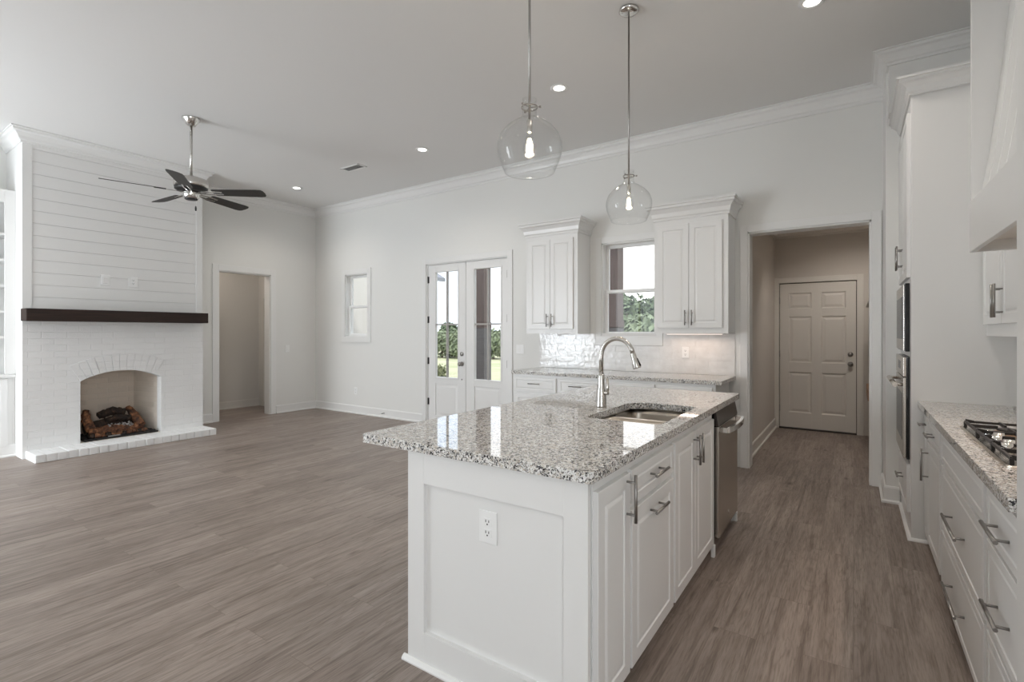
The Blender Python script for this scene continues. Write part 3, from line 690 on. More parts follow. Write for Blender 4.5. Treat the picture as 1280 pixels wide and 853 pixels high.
# faucet
fx, fy = -1.238, 2.762
t = thing('kitchen_faucet', (fx, fy, .914), 'brushed nickel pull-down gooseneck faucet beside the island sink', 'faucet')
MB().lathe([(0, .914), (.031, .914), (.032, .918), (.0305, .925), (.0285, .98), (.025, 1.02), (.0215, 1.035), (.0195, 1.045), (.0195, 1.10), (.0155, 1.112), (0, 1.112)], fx, fy, 28).build('body', 'nickel', t)
mb = MB(); pth = [(fx, fy, 1.10), (fx, fy, 1.215)]; RX = .098
for k in range(1, 15):
    a = math.pi*k/14*.93; pth.append((fx+RX-RX*math.cos(a), fy, 1.215+RX*1.08*math.sin(a)))
lx, lz = pth[-1][0], pth[-1][2]; dx, dz = pth[-1][0]-pth[-2][0], pth[-1][2]-pth[-2][2]; dl = math.hypot(dx, dz); dx, dz = dx/dl, dz/dl
mb.tube(pth, .0135, 18); mb.build('neck', 'nickel', t)
mb = MB(); q = lambda s: (lx+dx*s+.05*s*s, fy, lz+dz*s)
mb.tube([q(-.002), q(.004), q(.012), q(.05), q(.085), q(.09)], [.0135, .0155, .0155, .0185, .0235, .022], 20); sh = mb.build('spray_head', 'nickel', t)
mb = MB(); mb.tube([(q(.03)[0]+.016, fy, q(.03)[2]), (q(.075)[0]+.0215, fy, q(.075)[2])], [.005, .0075], 10); mb.build('spray_button', 'hinge_black', sh)
mb = MB(); mb.tube([(fx+.018, fy, 1.0), (fx+.045, fy-.004, 1.0)], [.0135, .0125], 14); mb.tube([(fx+.038, fy-.003, .997), (fx+.043, fy-.004, 1.03), (fx+.040, fy-.004, 1.085)], [.011, .0075, .0085], 12); mb.build('lever', 'nickel', t)
outlet('wall_outlet', 'white duplex outlet on the recessed end panel of the island', Fr((0, IY0+.018), (0, -1)), -1.128, .63, .082, .122)

# ------------------------------------------------------------------ back run under the window
BY = 4.835; FB = (0, -1)
X0 = -3.262
cabinet('back_base_cabinet', 'white base cabinet beside the glazed doors with one drawer showing', (X0, BY), FB, .585, .60, .10, .875,
        [('drawer', .02, .565, .685, .845, ('h', .3, .775, .15)), ('door', .02, .565, .105, .665, ('v', .52, .56, .15))])
cabinet('back_base_cabinet', 'white drawer cabinet second from the glazed doors', (X0+.585, BY), FB, .53, .60, .10, .875,
        [('drawer', .015, .515, .685, .845, ('h', .23, .775, .15)), ('drawer', .015, .515, .40, .665, ('h', .23, .57, .15)), ('drawer', .015, .515, .105, .38, ('h', .23, .28, .15))])
cabinet('back_base_cabinet', 'white base cabinet under the window behind the faucet', (X0+1.115, BY), FB, .56, .60, .10, .875,
        [('drawer', .015, .545, .685, .845, ('h', .28, .755, .15)), ('door', .015, .275, .105, .665, ('v', .24, .56, .15)), ('door', .285, .545, .105, .665, ('v', .32, .56, .15))])
cabinet('back_base_cabinet', 'white base cabinet at the right end of the back counter', (X0+1.675, BY), FB, .547, .60, .10, .875,
        [('drawer', .015, .52, .685, .845, ('h', .27, .755, .15)), ('door', .015, .52, .105, .665, ('v', .06, .56, .15))])
slab([(-3.283, 4.808), (-.982, 4.808), (-.982, YB-.002), (-3.283, YB-.002)], None, .8755, .914, 'back_countertop', 'granite', 'speckled grey granite countertop along the back wall under the window', 'countertop', .003)
# backsplash: glazed tiles, each slightly out of true, in one panel
mb = MB(); mb.box(-3.286, -.986, YB-.006, YB-.001, .915, 1.343, mi=1)
RH, TW = .0713, .255
for j in range(6):
    z0, z1 = .915+j*RH+.0007, .915+(j+1)*RH-.0007; off = 0 if j % 2 else TW/2; x = -3.286-off
    while x < -.986:
        a, c = max(x, -3.286)+.0007, min(x+TW, -.986)-.0007; x += TW
        spans = [(a, c)]
        if z1 > 1.205: spans = [s for s in ((a, min(c, -2.512)), (max(a, -1.718), c)) if s[1]-s[0] > .01]
        for a, c in spans:
            if c-a < .008: continue
            d = [.010+random.uniform(-.0007, .0007) for _ in range(4)]
            N = 5 if c-a > .1 else 2
            def dep(s, q): return d[0]*(1-s)*(1-q)+d[1]*s*(1-q)+d[2]*s*q+d[3]*(1-s)*q+.0012*math.sin(3.1*s)*math.sin(3.1*q)
            gv = [[mb.b.verts.new((a+(c-a)*i/N, YB-dep(i/N, k/2), z0+(z1-z0)*k/2)) for i in range(N+1)] for k in range(3)]
            for k in range(2):
                for i in range(N):
                    f = mb.b.faces.new((gv[k][i], gv[k][i+1], gv[k+1][i+1], gv[k+1][i])); f.smooth = True
            bd = gv[0]+[gv[1][N]]+gv[2][::-1]+[gv[1][0]]; mb.b.edges.index_update(); bk = [mb.b.verts.new((v.co.x, YB-.004, v.co.z)) for v in bd]
            for i in range(len(bd)):
                mb.b.faces.new((bd[i], bk[i], bk[(i+1) % len(bd)], bd[(i+1) % len(bd)])); mb.b.edges.get((bd[i], bd[(i+1) % len(bd)])).smooth = False
o = mb.build('tile_backsplash', ['glazed_tile', 'grout']); tag(o, 'glossy white handmade tile backsplash above the back counter', 'backsplash')
# wall cabinets
for lab, x0, x1, z0, zt in (('white two-door wall cabinet left of the window', -3.278, -2.589, 1.338, 2.515), ('white two-door wall cabinet right of the window', -1.706, -.99, 1.345, 2.515)):
    w = x1-x0; yf = 5.13; a0 = .052; m = w/2-.006
    t, fr = cabinet('upper_cabinet', lab, (x0, yf), FB, w, YB-yf-.006, z0, zt, [('door', .04, m-.002, z0+.055, zt-.075, ('v', m-.03, z0+.155, .15)), ('door', m+.002, w-.052, z0+.055, zt-.075, ('v', m+.034, z0+.155, .15))], base=False)
    mb = MB(); CW = [(0, -.02), (.012, -.02), (.012, .0), (.02, .012), (.028, .05), (.05, .085), (.066, .095), (.066, .118), (.078, .122), (.078, .142), (0, .142)]
    mb.sweep([(x0, YB-.002), (x0, yf), (x1, yf), (x1, YB-.002)], [(d, zt+z) for d, z in CW]); mb.build('crown', 'cabinet_white', t)
    mb = MB(); mb.box(x0+.01, x1-.01, yf+.01, YB-.002, zt-.004, zt+.13); mb.build('top_board', 'cabinet_white', t)
t = thing('undercabinet_light', (-1.35, 5.30, 1.335), 'slim warm light strip glowing under the right wall cabinet', 'light')
MB().box(-1.64, -1.06, 5.27, 5.31, 1.336, 1.345, .002).build('housing', 'plate_white', t); MB().box(-1.62, -1.08, 5.275, 5.305, 1.333, 1.3362).build('lens', 'led_strip', t)
add_light('undercabinet_glow', 'AREA', (-1.35, 5.31, 1.33), (math.radians(-12), 0, 0), 1.0, (1, .76, .62), shape='RECTANGLE', size=.55, size_y=.03)
FBW = Fr((0, YB), (0, -1))
outlet('wall_outlet', 'white outlet in the tile backsplash under the right wall cabinet', Fr((0, YB-.011), (0, -1)), -1.476, 1.14)
outlet('wall_switch', 'white double switch between the glazed doors and the back counter', FBW, -3.585, 1.135, .118, .118, 'switch')
outlet('wall_outlet', 'white outlet low on the back wall under the small window', FBW, -6.86, .375)
outlet('wall_switch', 'white switch on the left wall beside the side hall opening', Fr((XL, 0), (1, 0)), 4.91, 1.075, .075, .118, 'switch')
t = thing('door_stop', (-6.15, YB-.03, .07), 'small spring door stop on the baseboard left of the glazed doors', 'door stop')
MB().tube([(-6.15, YB-.015, .07), (-6.15, YB-.085, .07)], .006, 10).build('spring', 'handle_metal', t); MB().tube([(-6.15, YB-.085, .07), (-6.15, YB-.10, .07)], .011, 12).build('tip', 'plate_white', t)

# ------------------------------------------------------------------ oven tower
TX, TY0, TY1, TZ = .31, 4.17, YK-.004, 2.895
frT = Fr((TX, TY1), (-1, 0)); TWD = TY1-TY0              # a runs from the far end towards the viewer
t = thing('oven_tower_cabinet', (.64, 4.6, 0), 'tall white cabinet that houses the microwave and wall oven', 'cabinet')
mb = MB(); fr = frT
fr.box(mb, 0, .018, -.66, -.018, 0, TZ); fr.box(mb, TWD-.018, TWD, -.668, 0, 0, TZ); fr.box(mb, .018, TWD-.018, -.66, -.65, 0, TZ)
for z in (.10, .487, 1.20, 1.70, TZ-.02): fr.box(mb, .018, TWD-.018, -.66, -.018, z, z+.012)
for (a0, a1, z0, z1) in ((0, .085, .0, TZ), (TWD-.10, TWD-.018, .0, TZ), (.085, TWD-.10, 0, .155), (.085, TWD-.10, .485, .505), (.085, TWD-.10, 1.194, 1.226), (.085, TWD-.10, 1.686, 1.745), (.085, TWD-.10, 2.80, TZ)): fr.box(mb, a0, a1, -.018, 0, z0, z1)
mb.build('carcass', 'cabinet_white', t)
front(fr, 'drawer', .07, TWD-.05, .165, .478, t, ('h', .42, .33, .16))
front(fr, 'door', .07, .41, 1.72, 2.80, t, ('v', .375, 1.89, .17)); front(fr, 'door', .416, TWD-.04, 1.72, 2.80, t, ('v', .452, 1.89, .17))
MB().sweep([(TX, TY1-.002), (TX, TY0), (XR-.01, TY0)], [(d, TZ+.018+z*.68) for d, z in CW]).build('crown', 'cabinet_white', t)
mb = MB(); fr.box(mb, .0, TWD, -.66, -.001, TZ-.002, TZ+.13); mb.build('top_board', 'cabinet_white', t)
MB().sweep([(TX, TY1), (TX, TY0), (.40, TY0)], SH).build('shoe_moulding', 'trim_white', t)
a0, a1 = .095, TWD-.11
t = thing('microwave_oven', (.5, 4.6, 1.226), 'built-in stainless microwave with black edge above the wall oven', 'microwave')
mb = MB(); fr.box(mb, a0, a1, -.40, .0, 1.23, 1.682); mb.build('housing', 'black_enamel', t)
mb = MB(); fr.box(mb, a0-.02, a1+.03, .001, .026, 1.228, 1.684, .002); mb.build('trim_kit', 'black_enamel', t)
mb = MB(); fr.box(mb, a0-.015, a1+.018, .026, .034, 1.235, 1.678, .003); f_ = mb.build('door', 'stainless', t)
mb = MB(); fr.box(mb, a0+.05, a1-.16, .0335, .0352, 1.31, 1.60, .002); mb.build('door_glass', 'black_enamel', f_)
mb = MB(); fr.box(mb, a1-.13, a1-.01, .0335, .0352, 1.31, 1.60, .002); mb.build('control_panel', 'black_enamel', f_)
t = thing('wall_oven', (.5, 4.6, .505), 'stainless wall oven with long bar handle in the tall cabinet', 'oven')
mb = MB(); fr.box(mb, a0, a1, -.55, .0, .512, 1.188); mb.build('housing', 'black_enamel', t)
mb = MB(); fr.box(mb, a0-.02, a1+.03, .001, .018, .508, 1.19, .002); mb.build('gasket', 'black_enamel', t)
mb = MB(); fr.box(mb, a0-.018, a1+.026, .018, .036, 1.06, 1.19, .003); cp = mb.build('control_panel', 'stainless', t)
mb = MB(); fr.box(mb, (a0+a1)/2-.1, (a0+a1)/2+.1, .0355, .037, 1.10, 1.155, .001); mb.build('display', 'black_enamel', cp)
mb = MB(); fr.box(mb, a0-.018, a1+.02, .018, .036, .515, 1.052, .003); dr = mb.build('door', 'stainless', t)
mb = MB(); fr.box(mb, a0+.07, a1-.07, .0355, .037, .62, .94, .002); mb.build('door_glass', 'black_enamel', dr)
mb = MB(); mb.tube([fr.p(a0-.005, .036, 1.005), fr.p(a0-.005, .078, 1.005)], .011, 12); mb.tube([fr.p(a1+.005, .036, 1.005), fr.p(a1+.005, .078, 1.005)], .011, 12)
mb.tube([fr.p(a0-.03, .08, 1.005), fr.p(a1+.03, .08, 1.005)], .0155, 16); mb.build('bar_handle', 'stainless', dr)

# ------------------------------------------------------------------ right run
RXF = .395; FR_ = (-1, 0); DEP = XR-RXF-.004
def rb(label, ya, yb, fronts):        # ya far end, yb near end
    L = []
    for f in fronts:
        k, A, B, z0, z1 = f[:5]; h = f[5] if len(f) > 5 else None
        L.append((k, ya-A, ya-B, z0, z1)+(((h[0], ya-h[1], h[2], h[3]),) if h else ()))
    return cabinet('right_base_cabinet', label, (RXF, ya), FR_, ya-yb, DEP, .075, .875, L)
rb('slim white pull-out base cabinet against the oven tower', 4.168, 4.0, [('drawer', 4.155, 4.01, .70, .84, ('h', 4.085, .775, .10)), ('door', 4.155, 4.01, .075, .685)])
rb('white base cabinet with drawer and long upright handle beside the cooktop', 4.0, 3.44, [('drawer', 3.985, 3.465, .70, .84, ('h', 3.72, .765, .15)), ('door', 3.985, 3.465, .075, .685, ('v', 3.945, .55, .20))])
rb('wide white drawer cabinet under the gas cooktop', 3.44, 2.35, [('drawer', 3.40, 2.375, .69, .84), ('drawer', 3.40, 2.375, .355, .672, ('h', 2.90, .505, .36)), ('drawer', 3.40, 2.375, .04, .338, ('h', 2.90, .185, .36))])
rb('white drawer cabinet at the near end of the cooktop counter', 2.35, 1.862, [('drawer', 2.33, 1.875, .67, .84, ('h', 2.10, .745, .20)), ('drawer', 2.33, 1.875, .36, .655, ('h', 2.10, .49, .20)), ('drawer', 2.33, 1.875, .04, .345, ('h', 2.10, .19, .20))])
slab([(.343, 1.862), (XR-.003, 1.862), (XR-.003, 4.166), (.343, 4.166)], None, .8755, .914, 'right_countertop', 'granite', 'speckled granite countertop on the right that carries the cooktop', 'countertop', .003)
# cooktop
CKX0, CKX1, CKY0, CKY1 = .41, .925, 2.265, 3.14
t = thing('gas_cooktop', (.66, 2.7, .914), 'stainless gas cooktop with black iron grates in the right counter', 'cooktop')
mb = MB(); mb.rings([[(x, y, z) for x, y in rrect(CKX0+i, CKX1-i, CKY0+i, CKY1-i, .02, 4)] for i, z in ((0, .9142), (0, .918), (.006, .923), (.02, .921))]); mb.build('tray', 'stainless', t)
def bar(mb, p, q, h=.010, w=.0045):
    p, q = Vector(p), Vector(q); d = (q-p).normalized(); s = d.cross(Vector((0, 0, 1))).normalized()*w
    mb.rings([[c-s, c+s, c+s+Vector((0, 0, h)), c-s+Vector((0, 0, h))] for c in (p, q)])
gw = (CKY1-CKY0-.04)/3
for i in range(3):
    ya, yb = CKY0+.02+i*gw+.004, CKY0+.02+(i+1)*gw-.004; xa, xb = CKX0+.02, CKX1-.03; z = .938; mb = MB()
    for p, q in (((xa, ya), (xb, ya)), ((xa, yb), (xb, yb)), ((xa, ya), (xa, yb)), ((xb, ya), (xb, yb)), (((xa+xb)/2, ya), ((xa+xb)/2, yb))): bar(mb, (*p, z), (*q, z))
    ym = (ya+yb)/2
    for cx in ((xa*3+xb)/4, (xa+3*xb)/4):
        for sx, sy in ((-1, 0), (1, 0), (0, -1), (0, 1)):
            ex, ey = (abs(xb-xa)/4, (yb-ya)/2)
            p = (cx+sx*ex, ym+sy*ey); q = (cx+sx*.03, ym+sy*.03)
            bar(mb, (*p, z), (*q, z), .014, .004)
    for x in (xa, xb):
        for y in (ya, yb): mb.box(x-.006, x+.006, y-.006, y+.006, .9205, z+.005, .002); bar(mb, (x, y, z+.008), (x+(.03 if x == xa else -.03), y, z+.003), .009, .005)
    mb.build('grate', 'black_iron', t)
    for cx in ((xa*3+xb)/4, (xa+3*xb)/4):
        if i == 1 and cx < (xa+xb)/2: continue
        mb = MB(); mb.lathe([(0, .921), (.046, .921), (.046, .928), (.036, .934), (0, .934)], cx, ym, 20); bo = mb.build('burner', 'burner_brass', t)
        MB().lathe([(.034, .934), (.035, .940), (.028, .944), (0, .945)], cx, ym, 20).build('burner_cap', 'black_iron', bo)
for i in range(5):
    y = (CKY0+CKY1)/2-.16+i*.08
    MB().lathe([(.02, .921), (.019, .935), (.0165, .952), (.0, .953)], CKX0+.075 if i in (1, 3) else CKX0+.055, y, 16).build('knob', 'polished_nickel', t)
# wall cabinet on the right wall, hood cover
t, frw = cabinet('upper_cabinet', 'white wall cabinet between the oven tower and the hood', (.672, 4.168), FR_, 4.168-3.205, XR-.672-.002, 1.335, 2.895, [('door', .02, .478, 1.404, 2.80, ('v', .452, 1.527, .18)), ('door', .484, .945, 1.404, 2.80, ('v', .512, 1.527, .18))], base=False)
MB().sweep([(.672, 4.092), (.672, 3.205)], [(d, TZ+z) for d, z in CW]).build('crown', 'cabinet_white', t)
HX, HY0, HY1, HZ = .455, 2.20, 3.20, 1.737
t = thing('hood_cover', (.72, 2.7, HZ), 'large white wooden range hood cover above the cooktop', 'range hood')
mb = MB()
mb.box(HX, HX+.022, HY0, HY1, HZ, HZ+.235, .002); mb.box(HX+.022, XR-.003, HY1-.022, HY1, HZ, HZ+.235, .002); mb.box(HX+.022, XR-.003, HY0, HY0+.022, HZ, HZ+.235, .002)
mb.build('lip_band', 'cabinet_white', t)
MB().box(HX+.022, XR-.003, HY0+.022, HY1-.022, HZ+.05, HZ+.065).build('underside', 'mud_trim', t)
for ya, yb in ((HY1-.03, HY1), (HY0, HY0+.03)): MB().box(HX+.004, XR-.003, ya, yb, HZ+.236, ZC-.002, .002).build('cheek', 'cabinet_white', t)
# front boards lean back towards the wall between the two cheeks, with v-grooves
mb = MB(); ya, yb = HY0+.03, HY1-.03; nb = 6; bw = (yb-ya)/nb
def hx(z): s = (z-(HZ+.235))/(ZC-HZ-.235); return HX+.03+.16*(s**.8)
for i in range(nb):
    y0_, y1_ = ya+i*bw+.002, ya+(i+1)*bw-.002; zsn = [HZ+.235+(ZC-.002-HZ-.235)*k/8 for k in range(9)]
    mb.rings([[(hx(z), y0_+.006, z), (hx(z), y1_-.006, z), (hx(z)+.006, y1_, z), (hx(z)+.02, y1_, z), (hx(z)+.02, y0_, z), (hx(z)+.006, y0_, z)] for z in zsn])
mb.build('leaning_boards', 'cabinet_white', t)
for y in (2.45, 2.95):
    MB().lathe([(0, HZ+.044), (.032, HZ+.044), (.034, HZ+.049), (0, HZ+.0495)], .70, y, 20).build('hood_lamp', 'led_strip', t)
    l = add_light('hood_lamp_light', 'SPOT', (.70-.72, y-2.7, .04), (0, 0, 0), 15, (1, .78, .64), spot_size=math.radians(150), spot_blend=.9, shadow_soft_size=.03); l.parent = t
mb = MB(); mb.rings([[(HX+.022, y, HZ+.225), (HX+.022, y, HZ+.238), (HX+.034, y, HZ+.262), (HX+.045, y, HZ+.262), (HX+.045, y, HZ+.225)] for y in (HY0+.03, HY1-.03)]); mb.build('bevel_strip', 'cabinet_white', t)
# tall panel at the near end
t = thing('tall_side_panel', (.68, 1.83, 0), 'tall white cabinet side panel at the right edge of the view', 'panel')
MB().box(.362, XR-.003, 1.835, 1.86, 0, 3.0, .002).build('board', 'cabinet_white', t)
mb = MB(); mb.box(.358, .38, 1.78, 1.858, 0, 3.0, .003); mb.build('edge_stile', 'cabinet_white', t)

# ------------------------------------------------------------------ fireplace
BX = CHX                                                # brick face
FY0, FY1, FZ0, FZS, FZA = 1.975, 2.785, .085, .79, .895 # arched opening
t = thing('fireplace', (-7.6, 2.39, 0), 'white painted brick fireplace with arched opening and shiplap above', 'fireplace')
cw, ch = (FY1-FY0)/2, FZA-FZS; AR = (cw*cw+ch*ch)/(2*ch); AZ = FZA-AR; YMID = (FY0+FY1)/2
arc = lambda y: AZ+math.sqrt(max(0, AR*AR-(y-YMID)**2))
mb = MB(); ZB, BT = 1.50, .115
ys = [FY0+(FY1-FY0)*k/20 for k in range(21)]
for x, in ((BX,), (BX-BT,)):
    mb.quad([(x, CY0, 0), (x, FY0, 0), (x, FY0, ZB), (x, CY0, ZB)]); mb.quad([(x, FY1, 0), (x, CY1, 0), (x, CY1, ZB), (x, FY1, ZB)])
    for a, c in zip(ys[:-1], ys[1:]): mb.quad([(x, a, arc(a)), (x, c, arc(c)), (x, c, ZB), (x, a, ZB)])
for a, c in zip(ys[:-1], ys[1:]): mb.quad([(BX, a, arc(a)), (BX, c, arc(c)), (BX-BT, c, arc(c)), (BX-BT, a, arc(a))])
for y in (FY0, FY1): mb.quad([(BX, y, 0), (BX-BT, y, 0), (BX-BT, y, FZS), (BX, y, FZS)])
for y in (CY0, CY1): mb.quad([(BX, y, 0), (BX-BT, y, 0), (BX-BT, y, ZB), (BX, y, ZB)])
mb.quad([(BX, CY0, ZB), (BX, CY1, ZB), (BX-BT, CY1, ZB), (BX-BT, CY0, ZB)])
mb.build('brick_face', 'white_brick', t)
mb = MB(); th = math.asin(cw/AR); nv = 13
for i in range(nv):
    a0, a1 = -th+2*th*(i+.05)/nv, -th+2*th*(i+.95)/nv; d = .007+random.uniform(-.003, .002)
    pr = [(AR+.003, a0), (AR+.205, a0), (AR+.205, a1), (AR+.003, a1)]
    L = [(YMID+r*math.sin(a), AZ+r*math.cos(a)) for r, a in pr]
    mb.rings([[(BX-.002, y, z) for y, z in L], [(BX+d-.003, y, z) for y, z in L], [(BX+d, YMID+(y-YMID)*.998, z+(.003 if k in (0, 3) else -.003)) for k, (y, z) in enumerate(L)]])
mb.build('arch_bricks', 'white_brick', t)
# firebox (splayed)
xb = -7.86; a, c = FY0-.001, FY1+.001; a2, c2 = FY0+.11, FY1-.11
mb = MB(); mb.box(xb-.02, xb, a2-.05, c2+.05, 0, 1.02); mb.build('firebox_back', 'firebox_brick', t)
for p, q in (((BX-BT, a), (xb, a2)), ((BX-BT, c), (xb, c2))):
    s = -.03 if p[1] < YMID else .03; mb = MB()
    mb.rings([[(p[0], p[1], 0), (q[0], q[1], 0), (q[0], q[1]+s, 0), (p[0], p[1]+s, 0)], [(p[0], p[1], 1.0), (q[0], q[1], 1.0), (q[0], q[1]+s, 1.0), (p[0], p[1]+s, 1.0)]])
    mb.build('firebox_side', 'firebox_side_brick', t)
MB().box(xb, BX-BT+.001, FY0-.02, FY1+.02, 1.0, 1.03).build('firebox_roof', 'firebox_side_brick', t)
MB().box(xb, BX, FY0, FY1, .02, FZ0-.002).build('firebox_floor', 'firebox_side_brick', t)
# body behind the face, shiplap and its frame
mb = MB(); SX = BX-.012
for y0, y1 in ((CY0, CY0+.03), (CY1-.03, CY1)): mb.box(XL+.001, BX-BT, y0, y1, 0, 1.5); mb.box(XL+.001, SX-.02, y0, y1, 1.5, ZC-.002)
mb.build('side_boards', 'trim_white', t)
mb = MB(); GZ = [1.60, 1.737, 1.871, 2.005, 2.139, 2.272, 2.405, 2.538, 2.672, 2.805, 2.938, 3.071, 3.205, 3.339, 3.47]
for z0, z1 in zip(GZ[:-1], GZ[1:]): mb.box(SX-.02, SX-.006, CY0+.07, CY1-.07, z0+.0013, z1-.0013, .0012)
mb.box(SX-.03, SX-.021, CY0+.01, CY1-.01, 1.5, ZC-.002, mi=1)
mb.build('shiplap', ['trim_white', 'trim_white'], t)
mb = MB(); mb.box(SX-.02, SX, CY0, CY0+.08, 1.5, ZC-.002, .002); mb.box(SX-.02, SX, CY1-.08, CY1, 1.5, ZC-.002, .002); mb.box(SX-.02, SX, CY0+.08, CY1-.08, 3.37, ZC-.002, .002); mb.box(SX-.02, SX, CY0+.08, CY1-.08, 1.5, 1.605, .002)
mb.build('frame_boards', 'trim_white', t)
crown([(XL, CY0), (SX, CY0), (SX, CY1), (XL, CY1)], ZC-.0015).build('crown', 'trim_white', t)
# hearth
mb = MB(); nb = 20; hw = (3.296-1.512)/nb
for i in range(nb):
    d = random.uniform(-.003, .003); mb.box(BX-.01, -6.967+d, 1.512+i*hw+.002, 1.512+(i+1)*hw-.002, .0, .083+random.uniform(-.0025, .002), .008)
mb.box(BX-.01, -6.975, 1.516, 3.292, .0, .078)
mb.build('hearth', 'hearth_brick', t)
# mantel
t = thing('mantel_beam', (-7.2, 2.37, 1.475), 'dark stained solid wood mantel beam across the white fireplace', 'mantel')
MB().box(SX+.001, -7.115, 1.478, 3.262, 1.475, 1.607, .005).build('beam', 'beam_wood', t)
for lab, y, k in (('left white wall plate on the shiplap above the mantel', 2.211, 'plate'), ('right white outlet on the shiplap above the mantel', 2.49, 'outlet')):
    outlet('wall_outlet' if k == 'outlet' else 'media_plate', lab, Fr((SX-.006, 0), (1, 0)), y, 1.972, .09, .125, k)
# log set
t = thing('fireplace_log_set', (-7.55, 2.38, .085), 'brown ceramic log set on a black ember bed inside the fireplace', 'fire logs')
mb = MB(); g = random.Random(3)
mb.box(-7.80, -7.335, 2.02, 2.76, .0855, .105, .004)
for i in range(150):
    x, y = g.uniform(-7.78, -7.35), g.uniform(2.03, 2.75); s = g.uniform(.008, .018); mb.lathe([(0, .10), (s, .103), (s*.8, .103+s), (0, .103+s*1.4)], x, y, 6)
mb.build('ember_bed', 'ember_bed', t)
MB().box(-7.345, -7.333, 2.24, 2.36, .108, .122, .002).build('switch_plate', 'handle_metal', t)
def log(pts, rads, mat, nm='log'):
    mb = MB(); P = [Vector(p) for p in pts]; path, R = [], []
    n = 14
    for k in range(n+1):
        s = k/n*(len(P)-1); i = min(int(s), len(P)-2); f = s-i
        p = P[i].lerp(P[i+1], f); path.append(p+Vector((g.uniform(-.006, .006), 0, g.uniform(-.006, .006)))); R.append((rads[i]*(1-f)+rads[i+1]*f)*g.uniform(.9, 1.1))
    path[0] = P[0]; mb.tube(path, R, 12); o = mb.build(nm, mat, t)
    for v in o.data.vertices: v.co += v.normal*g.uniform(-.004, .004)
    return o
log([(-7.62, 2.09, .20), (-7.62, 2.38, .22), (-7.62, 2.66, .20)], [.065, .075, .062], 'log_bark')
log([(-7.50, 2.10, .165), (-7.47, 2.35, .17), (-7.49, 2.64, .165)], [.055, .06, .052], 'log_ceramic')
log([(-7.48, 2.12, .19), (-7.58, 2.10, .30), (-7.66, 2.12, .40)], [.05, .046, .036], 'log_ceramic')
log([(-7.46, 2.62, .18), (-7.56, 2.58, .30), (-7.64, 2.54, .395)], [.052, .046, .036], 'log_ceramic')
log([(-7.66, 2.24, .33), (-7.64, 2.38, .375), (-7.60, 2.50, .345)], [.045, .055, .045], 'log_bark')
log([(-7.57, 2.28, .27), (-7.54, 2.40, .30), (-7.56, 2.54, .275)], [.035, .04, .035], 'log_bark')
mb = MB()
for i in range(46): x, y = g.uniform(-7.50, -7.44), g.uniform(2.26, 2.52); s = g.uniform(.010, .017); z = .225+ (x+7.5)*-.4+g.uniform(-.01, .02); mb.lathe([(0, z-s), (s, z), (0, z+s)], x, y, 6)
mb.build('ash', 'ash', t)
for i in range(11):
    y = 2.11+.052*i; x = -7.405+g.uniform(-.01, .01); s = g.uniform(.030, .042)
    mb = MB(); mb.lathe([(0, .100), (s*.8, .108), (s, .100+s*.7), (s*.7, .100+s*1.3), (0, .100+s*1.55)], x, y, 12); o = mb.build('coal', 'log_ceramic' if i % 3 else 'log_bark', t)
    for v in o.data.vertices: v.co += v.normal*g.uniform(-.006, .006)

# ------------------------------------------------------------------ built-in bookcase left of the chimney
t = thing('built_in_bookcase', (-7.75, .5, 0), 'white built-in bookcase with lower cabinet left of the fireplace', 'bookcase')
KX = -7.60; KY0, KY1, KZ = -.55, CY0-.001, 2.90
mb = MB(); mb.box(XL+.002, XL+.02, KY0, KY1, .87, KZ); mb.box(XL+.02, KX, KY0, KY0+.02, 0, KZ); mb.box(XL+.02, KX, KY1-.02, KY1, 0, KZ); mb.box(XL+.02, KX, KY0, KY1, KZ-.02, KZ)
mb.build('case', 'cabinet_white', t)
mb = MB(); mb.box(KX, KX+.02, KY0, KY0+.085, .9, KZ, .002); mb.box(KX, KX+.02, KY1-.085, KY1, .9, KZ, .002); mb.box(KX, KX+.02, KY0+.085, KY1-.085, KZ-.14, KZ, .002); mb.box(KX, KX+.02, .42, .50, .9, KZ-.14, .002)
mb.build('face_frame', 'cabinet_white', t)
for z in (1.30, 1.58, 1.86, 2.14, 2.42): MB().box(XL+.021, KX-.001, KY0+.021, KY1-.021, z-.013, z+.013, .002).build('shelf', 'cabinet_white', t)
MB().box(XL+.003, KX+.035, KY0, KY1, .865, .895, .003).build('counter_ledge', 'cabinet_white', t)
mb = MB(); mb.box(XL+.021, KX+.0, KY0+.021, KY1-.021, 0, .865); mb.build('lower_body', 'cabinet_white', t)
frk = Fr((KX, 0), (1, 0))
for a0, a1 in ((KY0+.05, .45), (.47, 1.425)): front(frk, 'door', a0, a1, .115, .85, t)
MB().sweep([(KX, KY0), (KX, KY1)], BASE).build('baseboard', 'trim_white', t)

# ------------------------------------------------------------------ ceiling fan
FCX, FCY = -5.564, 2.386
t = thing('ceiling_fan', (FCX, FCY, ZC), 'five blade ceiling fan with dark blades and nickel motor on a long rod', 'ceiling fan')
MB().lathe([(0, ZC-.001), (.082, ZC-.001), (.082, ZC-.012), (.055, ZC-.05), (.035, ZC-.075), (0, ZC-.078)], FCX, FCY, 28).build('canopy', 'polished_nickel', t)
MB().tube([(FCX, FCY, ZC-.07), (FCX, FCY, 2.92)], .0125, 14).build('downrod', 'nickel', t)
mo = MB().lathe([(0, 2.945), (.03, 2.945), (.035, 2.925), (.10, 2.922), (.145, 2.905), (.155, 2.885), (.155, 2.838), (.15, 2.828), (0, 2.828)], FCX, FCY, 36).build('motor_housing', 'nickel', t)
MB().lathe([(0, 2.829), (.147, 2.829), (.145, 2.80), (.12, 2.785), (0, 2.785)], FCX, FCY, 36).build('vent_ring', 'fan_dark', mo)
